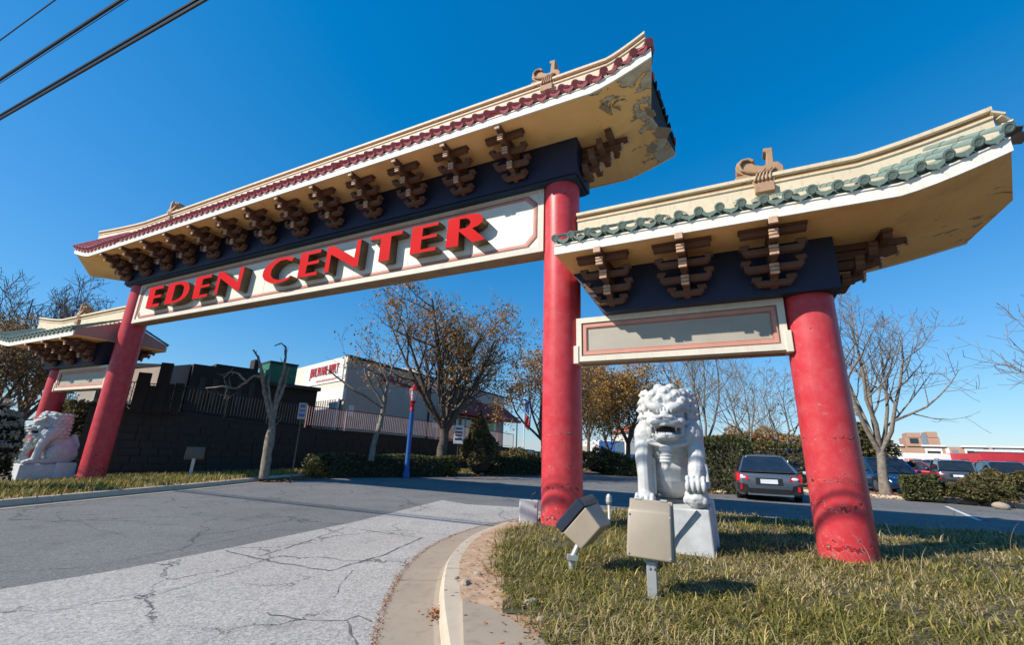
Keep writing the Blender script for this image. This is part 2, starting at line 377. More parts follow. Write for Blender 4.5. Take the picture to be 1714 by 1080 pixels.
# ------------------------------------------------------------------ ground, road, kerbs
def sheet(name, poly, z, mat, kind='structure', res=None):
    b = bmesh.new(); vs = [b.verts.new((x, y, z)) for x, y in poly]; b.faces.new(vs); bmesh.ops.recalc_face_normals(b, faces=b.faces)
    if b.faces[:][0].normal.z < 0: bmesh.ops.reverse_faces(b, faces=b.faces)
    bmesh.ops.triangulate(b, faces=b.faces)
    me = bpy.data.meshes.new(name); b.to_mesh(me); b.free(); me.materials.append(mat)
    return tag(from_mesh(name, me), kind=kind)
sheet('ground', [(-1500, -1500), (1500, -1500), (1500, 2500), (-1500, 2500)], -.03, M['ground'])
sheet('road', [(-9.9, -12), (90, -12), (90, 120), (-2, 120), (1.2, 28.6), (-1.6, 25.6), (-6.0, 22.9), (-8.9, 19.7), (-9.3, 15.5), (-9.6, 12), (-9.9, 9)], 0, M['asphalt'])
sheet('pale_road_patch', [(-7.3, -1.2), (-4.67, 4.65), (-4.2, 5.41), (-3.67, 6.73), (-2.8, 9.14), (-2.15, 11.63), (-1.77, 13.08), (-.98, 12.3), (.36, 12.07), (1.0, 11.2), (-.2, 9.3), (-.9, 8.0), (-1.1, 5), (-.8, 3), (-.5, -1)], .004, M['asphalt_pale'])
# island kerb: outer foot line, walked from behind the camera round the nose to the right
kerb_line = [(.35, .6), (-.12, 2.2), (-.42, 3.6), (-.62, 4.8), (-.70, 6.0), (-.56, 7.3), (-.15, 8.5), (.5, 9.6), (1.3, 10.5), (2.4, 11.15), (3.8, 11.25), (5.2, 11.0), (8.3, 10.0), (12, 8.4), (18, 5.2), (26, .5)]
def resample(pts, step):
    pts = [Vector((*p, 0)) for p in pts]; out = []
    # Catmull-Rom
    for i in range(len(pts)-1):
        p0, p1, p2, p3 = pts[max(i-1, 0)], pts[i], pts[i+1], pts[min(i+2, len(pts)-1)]
        n = max(2, int((p2-p1).length/step))
        for k in range(n):
            t = k/n; out.append(.5*((2*p1)+(-p0+p2)*t+(2*p0-5*p1+4*p2-p3)*t*t+(-p0+3*p1-3*p2+p3)*t**3))
    out.append(pts[-1]); return out
def normals(L):
    out = []
    for i in range(len(L)):
        d = (L[min(i+1, len(L)-1)]-L[max(i-1, 0)]).normalized(); out.append(Vector((d.y, -d.x, 0)))   # right-hand side of travel
    return out
def kerb_run(name, line, side, stone, w=.2, h=.13, gutter=0, seglen=2.0, mats=('concrete', 'gutter')):
    """kerb stones one by one along a foot line; side=+1: pavement on the right of travel"""
    L = resample(line, .2); Nn = normals(L)
    root = empty(name); tag(root, kind='structure')
    gr = tag(empty(name.replace('kerb', 'gutter')), kind='structure') if gutter else None
    groups = []; cur = [0]; acc = 0
    for i in range(1, len(L)):
        acc += (L[i]-L[i-1]).length; cur.append(i)
        if acc >= seglen or i == len(L)-1: groups.append(cur); cur = [i]; acc = 0
    for g in groups:
        mb = MB(); prof = [(0, 0), (.025, h*.75), (.05, h), (w, h), (w, -.05), (0, -.05)]
        dz = random.uniform(-.004, .004)
        vs = []
        for j, i in enumerate(g):
            sh = .006 if j == 0 else -.006 if j == len(g)-1 else 0
            p = L[i] + (L[min(i+1, len(L)-1)]-L[max(i-1, 0)]).normalized()*sh
            vs += [p + Nn[i]*side*a + Vector((0, 0, z+dz)) for a, z in prof]
        n = len(prof)
        mb.add(vs, [(j*n+k, j*n+(k+1) % n, (j+1)*n+(k+1) % n, (j+1)*n+k) for j in range(len(g)-1) for k in range(n)] + [tuple(range(n)), tuple((len(g)-1)*n+k for k in range(n-1, -1, -1))])
        mb.obj(stone, M[mats[0]], root, fix=True)
        if gutter:
            mb = MB(); prof = [(-gutter, .009), (-gutter*.5, .007), (-.04, .008), (0.004, .02), (0.004, -.04), (-gutter, -.04)]; vs = []
            for j, i in enumerate(g):
                sh = .008 if j == 0 else -.008 if j == len(g)-1 else 0
                p = L[i] + (L[min(i+1, len(L)-1)]-L[max(i-1, 0)]).normalized()*sh
                wv = 1 + .03*math.sin(i*.9)
                vs += [p + Nn[i]*side*(a*wv if a < -.3 else a) + Vector((0, 0, z)) for a, z in prof]
            n = len(prof)
            mb.add(vs, [(j*n+k, j*n+(k+1) % n, (j+1)*n+(k+1) % n, (j+1)*n+k) for j in range(len(g)-1) for k in range(n)] + [tuple(range(n)), tuple((len(g)-1)*n+k for k in range(n-1, -1, -1))])
            mb.obj('gutter_slab', M[mats[1]], gr, fix=True)
    return L, Nn
random.seed(4)
KL, KN = kerb_run('island_kerb', kerb_line, 1, 'kerb_stone', gutter=.46, seglen=2.4)
verge_line = [(-10.6, 4), (-10.0, 8), (-9.75, 10), (-9.5, 12), (-9.2, 14.5), (-9.05, 17), (-8.7, 19.6), (-7.6, 21.5), (-5.8, 23.0), (-3.6, 24.2), (-1.4, 25.6), (1.0, 28.2), (5.5, 35), (11, 45)]
VL, VN = kerb_run('verge_kerb', verge_line, -1, 'kerb_stone', seglen=3.0, gutter=.3)

def seam(pts, w, seed):
    rn = random.Random(seed); P = [atz(x, y, .008) for x, y in pts]; Q = []
    for a_, b_ in zip(P[:-1], P[1:]):
        n = max(2, int((b_-a_).length/.09))
        for k in range(n): Q.append(a_.lerp(b_, k/n)+Vector((rn.uniform(-1, 1), rn.uniform(-1, 1), 0))*.018)
    Q.append(P[-1]); mb = MB()
    for i, q_ in enumerate(Q):
        d = (Q[min(i+1, len(Q)-1)]-Q[max(i-1, 0)]).normalized(); s_ = Vector((-d.y, d.x, 0))*w*rn.uniform(.2, 1.0)*.33; mb.v += [tuple(q_+s_), tuple(q_-s_)]
    mb.f = [(2*i, 2*i+1, 2*i+3, 2*i+2) for i in range(len(Q)-1)]; mb.mi = [0]*len(mb.f)
    tag(mb.obj('road_crack', M['tar']), kind='structure')
for k, (pts, w) in enumerate((([(376, 922), (450, 940), (552, 956), (640, 930), (706, 900)], .05), ([(432, 932), (520, 905), (577, 883), (640, 892), (712, 902)], .03),
        ([(441, 1026), (507, 1038), (577, 1040), (592, 1062), (598, 1079)], .035), ([(577, 1040), (600, 1030), (622, 1041)], .03), ([(250, 1000), (330, 975), (420, 950)], .018),
        ([(0, 958), (150, 948), (325, 915), (470, 885), (592, 876)], .022), ([(130, 870), (160, 886), (215, 898)], .02), ([(560, 1000), (575, 975), (590, 955)], .014), ([(20, 1040), (160, 1005), (300, 985)], .012))):
    seam(pts, w, k)
C0 = Vector((.98952, 8.32310, 0)); YAW = -.46098614
UX = Vector((math.cos(YAW), math.sin(YAW), 0)); VX = Vector((UX.y, -UX.x, 0))       # VX points out of the gate's front
def gate_pt(u, v, z=0): return C0 + UX*u + VX*v + Vector((0, 0, z))

def island_h(x, y):
    return .115 + .05*math.sin(x*1.1+.3)*math.cos(y*.9) * .5 + .035
def soil_from_line(name, L, Nn, side, offs, hfun, mat, jitter=.012):
    mb = MB(); n = len(offs)
    for i, p in enumerate(L):
        for o_ in offs:
            q = p + Nn[i]*side*o_; mb.v.append((q.x, q.y, hfun(q.x, q.y, o_) + jitter*noise.noise(Vector((q.x*4, q.y*4, 0)))))
    mb.f = [(i*n+k, i*n+k+1, (i+1)*n+k+1, (i+1)*n+k) for i in range(len(L)-1) for k in range(n-1)]; mb.mi = [0]*len(mb.f)
    o = mb.obj(name, mat, smooth=True)
    return tag(o, kind='structure')
# island body: grid clipped to the inside of the kerb
isl_poly = [(p+n*.19).to_2d() for p, n in zip(KL, KN)] 
def inside(poly, x, y):
    c = False; j = len(poly)-1
    for i in range(len(poly)):
        xi, yi = poly[i]; xj, yj = poly[j]
        if (yi > y) != (yj > y) and x < (xj-xi)*(y-yi)/(yj-yi)+xi: c = not c
        j = i
    return c
b = bmesh.new(); vs = [b.verts.new((p.x, p.y, 0)) for p in isl_poly]; fc = b.faces.new(vs)
bmesh.ops.triangulate(b, faces=b.faces)
for a in range(-1, 27):
    for ax in (0, 1):
        no = Vector((1, 0, 0)) if ax == 0 else Vector((0, 1, 0))
        for hh in (0, .5):
            bmesh.ops.bisect_plane(b, geom=b.verts[:]+b.edges[:]+b.faces[:], plane_co=no*(a+hh), plane_no=no)
for v in b.verts: v.co.z = island_h(v.co.x, v.co.y) + .012*noise.noise(Vector((v.co.x*4, v.co.y*4, 0)))
bmesh.ops.recalc_face_normals(b, faces=b.faces)
if sum(f.normal.z for f in b.faces) < 0: bmesh.ops.reverse_faces(b, faces=b.faces)
me = bpy.data.meshes.new('island_soil'); b.to_mesh(me); b.free(); me.materials.append(M['soil']); me.polygons.foreach_set('use_smooth', [True]*len(me.polygons))
tag(from_mesh('island_soil', me), kind='structure')
def verge_h(x, y, o): return .125 - .30*min(1, max(0, (o-1.2)/6.0))
soil_from_line('verge_soil', VL, VN, -1, [.19, .6, 1.2, 2, 3, 4.5, 6.5, 9, 14], verge_h, M['soil'])
# a bit of concrete path at the island's near corner
mb = MB(); mb.prism([(-.36, 4.33), (-.1, 4.12), (.34, 3.42), (.9, 2.2), (-.02, 2.2), (-.26, 3.4)], 'z', .05, .158)
tag(mb.obj('path', M['gutter'], fix=True, bevel=.01), kind='structure')

# ------------------------------------------------------------------ the gate
gate = empty('ornamental_gate', C0, YAW, 'red columned gate with tiled roofs and EDEN CENTER sign spanning the driveway', 'gate')
def column(x, r, z0, z1, collar=False):
    mb = MB(); prof = [(r, z0)] + [(r*(1+.004*math.sin(k*2.1)), z0+(z1-z0)*k/14) for k in range(1, 14)] + [(r, z1)]
    mb.lathe(prof, 48, c=(x*0, 0, 0))
    o = mb.obj('column', M['column'], gate); o.location = (x, 0, 0); smooth_angle(o, 60)
    if collar:
        mb = MB(); mb.lathe([(r+.14, .02), (r+.13, .15), (r+.08, .19), (r-.05, .2)], 24)
        smooth_angle(mb.obj('concrete_footing', M['wall_dark'], o, fix=True), 40)
    return o
ULC = -16.7
column(0, .37, 0, 6.88, True); column(ULC, .37, -.25, 6.88); column(4.07, .346, 0, 3.86); column(-21.4, .346, -.35, 3.92)

def frame_loop(mb, x0, x1, z0, z1, cut, w, y0, y1, mi=0):
    """a raised moulding ring with cut corners on the front face"""
    def octo(i):
        a, b_, c_, d = x0+i, x1-i, z0+i, z1-i; k = cut*(1 if cut else 0)
        return [(a+k, c_), (b_-k, c_), (b_, c_+k), (b_, d-k), (b_-k, d), (a+k, d), (a, d-k), (a, c_+k)] if cut else [(a, c_), (b_, c_), (b_, d), (a, d)]
    A, B = octo(0), octo(w); n = len(A)
    for i in range(n):
        j = (i+1) % n
        mb.hexa([(A[i][0], y1, A[i][1]), (A[j][0], y1, A[j][1]), (B[j][0], y1, B[j][1]), (B[i][0], y1, B[i][1]),
                 (A[i][0], y0, A[i][1]), (A[j][0], y0, A[j][1]), (B[j][0], y0, B[j][1]), (B[i][0], y0, B[i][1])], mi)

# main sign board
sx0, sx1, sz0, sz1 = ULC+.33, -.33, 5.36, 6.90
mb = MB(); mb.box((sx0, -.2, sz0+.004), (sx1, .12, sz1-.004))
board = mb.obj('sign_board', M['sign'], gate)
mb = MB(); mb.box((sx0, -.19, sz0-.03), (sx1, .13, sz0))
mb.obj('bottom_board', M['sign_edge'], board)
mb = MB(); frame_loop(mb, sx0, sx1, sz0, sz1, 0, .13, -.235, -.2); mb.obj('sign_frame', M['sign_frame'], board)
mb = MB(); frame_loop(mb, sx0+.165, sx1-.165, sz0+.165, sz1-.165, .2, .028, -.222, -.2); mb.obj('outer_moulding', M['mould_red'], board)
mb = MB(); frame_loop(mb, sx0+.2, sx1-.2, sz0+.2, sz1-.2, .2, .045, -.212, -.2); mb.obj('inner_moulding', M['mould_pink'], board)
for k in range(1, 9):
    x = sx0+(sx1-sx0)*k/9; mb = MB(); mb.box((x-.004, -.2025, sz0+.26), (x+.004, -.2, sz1-.26)); mb.obj('panel_joint', M['sign_edge'], board)

# letters: outline, optional hole
LET = [
 ([(-15.12,5.72),(-15.15,6.47),(-14.29,6.47),(-14.28,6.36),(-14.76,6.36),(-14.75,6.14),(-14.31,6.14),(-14.30,6.04),(-14.74,6.04),(-14.73,5.82),(-14.31,5.82),(-14.32,5.72)], None),
 ([(-13.97,5.72),(-13.97,6.46),(-13.30,6.46),(-13.05,6.435),(-12.84,6.36),(-12.70,6.24),(-12.65,6.10),(-12.68,5.96),(-12.80,5.84),(-12.99,5.765),(-13.24,5.725),(-13.5,5.72)], [(-13.55,5.79),(-13.55,6.36),(-13.32,6.365),(-13.12,6.32),(-12.99,6.22),(-12.95,6.08),(-12.99,5.95),(-13.12,5.85),(-13.33,5.80)]),
 ([(-12.37,5.72),(-12.38,6.47),(-11.56,6.46),(-11.555,6.36),(-12.0,6.36),(-12.0,6.14),(-11.57,6.14),(-11.575,6.05),(-12.01,6.05),(-12.01,5.81),(-11.57,5.81),(-11.595,5.72)], None),
 ([(-11.21,5.72),(-11.22,6.46),(-10.97,6.46),(-10.15,5.99),(-10.13,6.46),(-9.94,6.46),(-9.98,5.71),(-10.10,5.71),(-11.05,6.24),(-11.06,5.72)], None),
 ([(-7.83,6.29),(-7.75,6.40),(-7.96,6.45),(-8.29,6.48),(-8.60,6.44),(-8.87,6.33),(-9.0,6.18),(-9.01,6.02),(-8.88,5.87),(-8.65,5.76),(-8.37,5.70),(-8.13,5.695),(-7.91,5.725),(-7.80,5.77),(-7.77,5.85),(-7.86,5.81),(-8.04,5.78),(-8.29,5.79),(-8.51,5.865),(-8.64,6.0),(-8.64,6.15),(-8.53,6.29),(-8.32,6.38),(-8.08,6.39)], None),
 ([(-7.48,5.73),(-7.475,6.46),(-6.69,6.455),(-6.70,6.36),(-7.155,6.36),(-7.16,6.145),(-6.715,6.145),(-6.72,6.055),(-7.17,6.055),(-7.18,5.81),(-6.73,5.81),(-6.737,5.72)], None),
 ([(-6.453,5.72),(-6.45,6.46),(-6.23,6.46),(-5.43,5.98),(-5.395,6.47),(-5.255,6.47),(-5.268,5.73),(-5.418,5.73),(-6.289,6.22),(-6.292,5.715)], None),
 ([(-4.965,6.375),(-4.917,6.47),(-3.91,6.455),(-3.935,6.36),(-4.265,6.36),(-4.262,5.725),(-4.603,5.735),(-4.59,6.36)], None),
 ([(-3.64,5.755),(-3.635,6.465),(-2.857,6.46),(-2.878,6.38),(-3.31,6.38),(-3.315,6.165),(-2.88,6.165),(-2.90,6.085),(-3.325,6.085),(-3.33,5.83),(-2.888,5.83),(-2.912,5.745)], None),
 ([(-2.618,5.74),(-2.597,6.455),(-2.224,6.475),(-1.95,6.465),(-1.76,6.415),(-1.67,6.31),(-1.70,6.20),(-1.80,6.135),(-1.945,6.105),(-1.596,5.775),(-1.903,5.745),(-2.29,6.09),(-2.284,5.735)], [(-2.28,6.145),(-2.284,6.395),(-2.13,6.39),(-2.03,6.34),(-1.99,6.26),(-2.03,6.18),(-2.12,6.145)]),
]
for pts, hole in LET:
    b = bmesh.new()
    loops = []
    for pl in [pts] + ([hole] if hole else []):
        vs = [b.verts.new((x, -.46, z)) for x, z in pl]
        loops.append([b.edges.new((vs[i], vs[(i+1) % len(vs)])) for i in range(len(vs))])
    bmesh.ops.triangle_fill(b, edges=b.edges[:], use_beauty=True, use_dissolve=False)
    r = bmesh.ops.extrude_face_region(b, geom=b.faces[:])
    for e in r['geom']:
        if isinstance(e, bmesh.types.BMVert): e.co.y += .255
    bmesh.ops.recalc_face_normals(b, faces=b.faces)
    for f in b.faces: f.material_index = 0 if f.normal.y < -.9 else 1
    # thin raised rim round the face so the red skin reads as a can letter
    me = bpy.data.meshes.new('letter'); b.to_mesh(me); b.free()
    me.materials.append(M['letter']); me.materials.append(M['letter_side']); from_mesh('letter', me, board)

# brackets, in bracket-local space: origin on the beam face at soffit level, -y outwards
def bracket_parts():
    core = MB()
    def arm(y1, z0, z1, w=.055, y0=.0):
        core.prism([(y0, z1), (y0, z0-.02), (-y1+.1, z0-.01), (-y1, z0+.02), (-y1, z1)], 'x', -w, w)
    arm(.36, -.60, -.47); arm(.60, -.40, -.28); arm(.82, -.24, -.13); arm(.96, -.09, -.003)
    core.prism([(0, -.74), (-.13, -.72), (-.2, -.62), (-.2, -.58), (0, -.58)], 'x', -.05, .05)
    core.prism([(-.12, -.58), (-.22, -.58), (-.86, -.06), (-.7, -.06)], 'x', -.035, .035)
    noses = []
    for y, z0, z1 in ((.36, -.63, -.46), (.60, -.43, -.27), (.82, -.27, -.12)):
        q = MB()
        for k in range(3):
            h0 = z0+(z1-z0)*k/3; q.box((-.062, -y-.035-.008*k, h0+.004), (.062, -y-.002, h0+(z1-z0)/3-.004))
        noses.append(q.mesh('bracket_nose', M['nose'], fix=True, bevel=.008))
    q = MB(); q.box((-.06, -1.0, -.11), (.06, -.962, -.002)); noses.append(q.mesh('bracket_nose', M['nose'], fix=True, bevel=.008))
    arms = []
    for y, zb, hw, up, th in ((.1, -.72, .29, .15, .08), (.27, -.54, .42, .19, .09), (.45, -.34, .43, .17, .085)):
        q = MB()
        pr = [(-hw, zb+up), (-hw-.015, zb+up-.05), (-hw+.03, zb+up-.07), (-hw+.03, zb+.05), (-hw+.08, zb), (hw-.08, zb), (hw-.03, zb+.05), (hw-.03, zb+up-.07), (hw+.015, zb+up-.05), (hw, zb+up),
              (hw-.13, zb+up), (hw-.13, zb+up-.05), (hw-.1, zb+up-.07), (hw-.1, zb+th), (-hw+.1, zb+th), (-hw+.1, zb+up-.07), (-hw+.13, zb+up-.05), (-hw+.13, zb+up)]
        q.prism(pr, 'y', -y-.06, -y+.05); arms.append(q.mesh('cross_arm', M['bracket'], fix=True))
    q = MB(); q.box((-.42, -.70, -.13), (.42, -.59, -.05)); q.box((-.44, -.71, -.045), (.44, -.58, -.004)); arms.append(q.mesh('cross_arm', M['bracket'], fix=True))
    return core.mesh('bracket', M['bracket'], fix=True), arms, noses
BR = bracket_parts()
def bracket(x, y, z, rz=0, s=1):
    o = from_mesh('bracket', BR[0], gate); o.location = (x, y, z); o.rotation_euler = (0, 0, rz); o.scale = (s, s, s)
    for a in BR[1]: from_mesh('cross_arm', a, o)
    for a in BR[2]: from_mesh('bracket_nose', a, o)

# tiles (shared meshes): a row runs from the eave up the slope; local +y up-slope, z out of the slope
def tile_row_mesh(L, r, mat, name='roof_tile'):
    mb = MB(); ns = max(4, int(L/.34)); n = 9
    for k in range(ns):
        y0, y1 = L*k/ns, L*(k+1)/ns+.02; r0, r1 = r*1.07, r*.93
        vs = []
        for (yy, rr) in ((y0, r0), (y1, r1)):
            vs += [(rr*math.cos(math.pi*i/(n-1)), yy, rr*math.sin(math.pi*i/(n-1))) for i in range(n)]
        mb.add(vs, [(i, i+1, n+i+1, n+i) for i in range(n-1)])
    # eave disc with a raised ring and boss
    for ra, rb, y in ((0, 1.26, -.012), (.78, 1.0, -.016)):
        m_ = 16
        if ra == 0:
            vs = [(r*rb*math.cos(2*math.pi*i/m_), y, r*rb*math.sin(2*math.pi*i/m_)+.0) for i in range(m_)] + [(r*rb*math.cos(2*math.pi*i/m_), y+.03, r*rb*math.sin(2*math.pi*i/m_)) for i in range(m_)]
            mb.add(vs, [tuple(range(m_)), tuple(range(2*m_-1, m_-1, -1))] + [(i, (i+1) % m_, m_+(i+1) % m_, m_+i) for i in range(m_)])
        else:
            vs = [(r*q*math.cos(2*math.pi*i/m_), y, r*q*math.sin(2*math.pi*i/m_)) for q in (ra, rb) for i in range(m_)]
            vs += [(r*q*math.cos(2*math.pi*i/m_), y+.012, r*q*math.sin(2*math.pi*i/m_)) for q in (ra-.06, rb+.05) for i in range(m_)]
            mb.add(vs, [(i, (i+1) % m_, m_+(i+1) % m_, m_+i) for i in range(m_)] + [(i, (i+1) % m_, 2*m_+(i+1) % m_, 2*m_+i) for i in range(m_)] + [(m_+i, m_+(i+1) % m_, 3*m_+(i+1) % m_, 3*m_+i) for i in range(m_)])
    return mb.mesh(name, mat)
def drip_mesh(w, mat):
    mb = MB(); h = w*.5
    poly = [(-h, .0), (-h*.92, -.045), (-h*.55, -.075), (-h*.2, -.085), (0, -.115), (h*.2, -.085), (h*.55, -.075), (h*.92, -.045), (h, 0), (h*.5, -.022), (0, -.03), (-h*.5, -.022)]
    mb.prism(poly, 'y', -.012, .012)
    n = 7; vs = []
    for y in (0, .4): vs += [(-h+2*h*i/(n-1), y, -.032*math.sin(math.pi*i/(n-1))+.0) for i in range(n)]
    mb.add(vs, [(i, i+1, n+i+1, n+i) for i in range(n-1)])
    return mb.mesh('drip_tile', mat)

def make_roof(name, X, x_in, bend_in, bend_out, tips, zs, hd, z_eave, z_rb, z_rt, rise, tile_mat, row_pitch, flare_in, orn_at, front_range, groove=True):
    """X maps outward coordinate s to gate x. tips: dict of s at outer end for front/ridge/back; x_in: inner end (dict)"""
    sg = 1 if X(1) > X(0) else -1
    def fl(t): return rise*(t**1.25)
    ts = []      # stations: (kind, t)
    if flare_in: ts += [('i', 1-k/6) for k in range(6)]
    nmid = 10
    ts += [('m', k/nmid) for k in range(nmid+1)]
    ts += [('o', (k+1)/6) for k in range(6)]
    def pos(st, v):
        key = v/hd    # +1 front .. -1 back
        def tip(d): return d['f']*max(key, 0) + d['b']*max(-key, 0) + d['r']*(1-abs(key))
        k, t = st
        if k == 'm': return bend_in+(bend_out-bend_in)*t, 0
        if k == 'o': return bend_out+(tip(tips)-bend_out)*t, fl(t)
        return bend_in+(tip(x_in)-bend_in)*t, fl(t)
    def deck_z(a):   # height of the tiled slope at a=|v|/hd
        k = (a-.13/hd)/(1-.13/hd); k = min(1, max(0, k)); return z_rb+(z_eave-z_rb)*(k**.86)
    vl = [-1, -.75, -.5, -.3, -.1, .1, .3, .5, .75, 1]
    # deck with gable ends
    mb = MB(); n = len(vl)
    for st in ts:
        for a in vl:
            s_, dz = pos(st, a*hd); mb.v.append((X(s_), -a*hd, deck_z(abs(a))+dz-.03))
    for st in ts:
        for a in vl:
            s_, dz = pos(st, a*hd); mb.v.append((X(s_), -a*hd, zs+dz+.035))
    T = len(ts); o2 = T*n
    mb.f = [(i*n+k, i*n+k+1, (i+1)*n+k+1, (i+1)*n+k) for i in range(T-1) for k in range(n-1)]
    mb.f += [(o2+i*n+k, o2+(i+1)*n+k, o2+(i+1)*n+k+1, o2+i*n+k+1) for i in range(T-1) for k in range(n-1)]
    for i in (0, T-1): mb.f += [(i*n+k, o2+i*n+k, o2+i*n+k+1, i*n+k+1) for k in range(n-1)]
    mb.f += [(i*n+k, (i+1)*n+k, o2+(i+1)*n+k, o2+i*n+k) for i in range(T-1) for k in (0, n-1)]
    mb.mi = [0]*len(mb.f)
    nend = 2*(n-1); base = 2*(T-1)*(n-1)
    for q in range(base, base+nend): mb.mi[q] = 1
    roof = mb.obj(name, [tile_mat, M['dark_felt' if name == 'main_roof' else 'pink_wall']], gate, fix=True)
    # soffit
    mb = MB(); vl2 = [-1+.2*k for k in range(11)]; n = len(vl2)
    for st in ts:
        for a in vl2:
            s_, dz = pos(st, a*hd); mb.v.append((X(s_), -a*hd*.995, zs+dz))
    for st in ts:
        for a in vl2:
            s_, dz = pos(st, a*hd); mb.v.append((X(s_), -a*hd*.995, zs+dz+.03))
    o2 = T*n
    mb.f = [(i*n+k, i*n+k+1, (i+1)*n+k+1, (i+1)*n+k) for i in range(T-1) for k in range(n-1)]
    mb.f += [(o2+i*n+k, o2+i*n+k+1, o2+(i+1)*n+k+1, o2+(i+1)*n+k) for i in range(T-1) for k in range(n-1)]
    for i in (0, T-1): mb.f += [(i*n+k, o2+i*n+k, o2+i*n+k+1, i*n+k+1) for k in range(n-1)]
    mb.mi = [0]*len(mb.f); mb.obj('soffit', M['soffit' if name == 'main_roof' else 'soffit_wing'], roof, fix=True)
    # fascia boards front and back
    for sgn in (1, -1):
        mb = MB()
        for st in ts:
            s_, dz = pos(st, sgn*hd)
            mb.v += [(X(s_), -sgn*(hd), zs+dz-.02), (X(s_), -sgn*(hd+.035), zs+dz-.02), (X(s_), -sgn*(hd+.035), zs+dz+.13), (X(s_), -sgn*(hd+.05), zs+dz+.135), (X(s_), -sgn*(hd+.05), zs+dz+.155), (X(s_), -sgn*hd, zs+dz+.155)]
        k6 = 6
        mb.f = [(i*k6+k, i*k6+(k+1) % k6, (i+1)*k6+(k+1) % k6, (i+1)*k6+k) for i in range(T-1) for k in range(k6)] + [tuple(range(k6)), tuple((T-1)*k6+k for k in range(k6))]
        mb.mi = [0]*len(mb.f); mb.obj('fascia', M['fascia'], roof, fix=True)
    # end board under the outer edge
    # ridge
    prof = [(-.13, z_rb-.12), (-.13, z_rt-.2), (-.155, z_rt-.185), (-.155, z_rt-.15), (-.135, z_rt-.14), (-.135, z_rt-.085), (-.185, z_rt-.07), (-.185, z_rt-.01), (-.14, z_rt), (.14, z_rt), (.185, z_rt-.01), (.185, z_rt-.07), (.135, z_rt-.085), (.135, z_rt-.14), (.155, z_rt-.15), (.155, z_rt-.185), (.13, z_rt-.2), (.13, z_rb-.12)]
    mb = MB(); n = len(prof)
    for st in ts:
        s_, dz = pos(st, 0)
        mb.v += [(X(s_), y, z+dz) for y, z in prof]
    mb.f = [(i*n+k, i*n+(k+1) % n, (i+1)*n+(k+1) % n, (i+1)*n+k) for i in range(T-1) for k in range(n)] + [tuple(range(n)), tuple((T-1)*n+k for k in range(n-1, -1, -1))]
    mb.mi = [1 if (j < (T-1)*n and (j % n) in (4, 12)) else 0 for j in range(len(mb.f))]
    mb.obj('ridge', [M['ridge'], M['ridge_groove']], roof, fix=True)
    # ridge base course, a little proud and cracked
    mb = MB()
    for st in ts:
        s_, dz = pos(st, 0); mb.v += [(X(s_), y, z+dz) for y, z in ((-.165, z_rb-.1), (-.165, z_rb+.05), (-.14, z_rb+.065), (.14, z_rb+.065), (.165, z_rb+.05), (.165, z_rb-.1))]
    mb.f = [(i*6+k, i*6+(k+1) % 6, (i+1)*6+(k+1) % 6, (i+1)*6+k) for i in range(T-1) for k in range(6)] + [tuple(range(6)), tuple((T-1)*6+k for k in range(6))]
    mb.mi = [0]*len(mb.f); mb.obj('ridge_base', M['ridge'], roof, fix=True)
    # tiles
    def s_at(st_s):   # eave s -> (s, dz, t)
        if st_s > bend_out: t = (st_s-bend_out)/(tips['f']-bend_out); return fl(min(1, t)), t, 'o'
        if flare_in and st_s < bend_in: t = (bend_in-st_s)/(bend_in-x_in['f']); return fl(min(1, t)), t, 'i'
        return 0, 0, 'm'
    Lr = math.hypot(hd+.03-.13, z_rb-z_eave); slope = math.atan2(z_rb-z_eave, hd+.03-.13)
    row = tile_row_mesh(Lr, row_pitch*(.20 if name != 'main_roof' else .232), tile_mat); drip = drip_mesh(row_pitch*.74, tile_mat)
    lo = x_in['f']+.04; hi = tips['f']-.02
    cnt = int((hi-lo)/row_pitch); back = []
    for k in range(cnt+1):
        s_ = lo+(hi-lo)*k/cnt; dz, t, kind = s_at(s_)
        g = 0
        if kind == 'o': g = math.atan2(rise*1.1, tips['f']-bend_out)*sg
        if kind == 'i': g = -math.atan2(rise*1.1, bend_in-x_in['f'])*sg
        ye = hd+.10
        jit = random.uniform(-.008, .008)
        Mx = Matrix.Translation((X(s_), -ye, z_eave+dz+jit-.012)) @ Matrix.Rotation(-g, 4, 'Y') @ Matrix.Rotation(slope+random.uniform(-.01, .01), 4, 'X')
        o = from_mesh('roof_tile', row, roof); o.matrix_local = Mx
        back.append((X(s_), g, dz))
        if k < cnt:
            s2 = s_+(hi-lo)/cnt/2; dz2, t2, k2 = s_at(s2)
            if name == 'main_roof' and random.random() < .02: continue
            o = from_mesh('drip_tile', drip, roof)
            o.matrix_local = Matrix.Translation((X(s2), -ye+.008, z_eave+dz2-.0+random.uniform(-.005, .005)-.028)) @ Matrix.Rotation(-g, 4, 'Y') @ Matrix.Rotation(slope*.55, 4, 'X')
    bmv, bmf = [], []
    co = [v.co.copy() for v in row.vertices]; fs = [tuple(p.vertices) for p in row.polygons]
    for x, g, dz in back:
        Mx = Matrix.Translation((x, hd+.055, z_eave+dz-.012)) @ Matrix.Rotation(math.pi, 4, 'Z') @ Matrix.Rotation(g, 4, 'Y') @ Matrix.Rotation(slope, 4, 'X')
        n0 = len(bmv); bmv += [tuple(Mx @ c_) for c_ in co]; bmf += [tuple(i+n0 for i in f) for f in fs]
    me = bpy.data.meshes.new('rear_tiles'); me.from_pydata(bmv, [], bmf); me.materials.append(tile_mat)
    tag(from_mesh('rear_tiles', me, roof), kind='stuff')
    # ridge ornaments
    for s_, face in orn_at:
        o = from_mesh('ridge_ornament', ORN, roof); o.location = (X(s_), -.02, z_rt-.02); o.scale = (face*sg, 1, 1)
    return roof, pos, ts

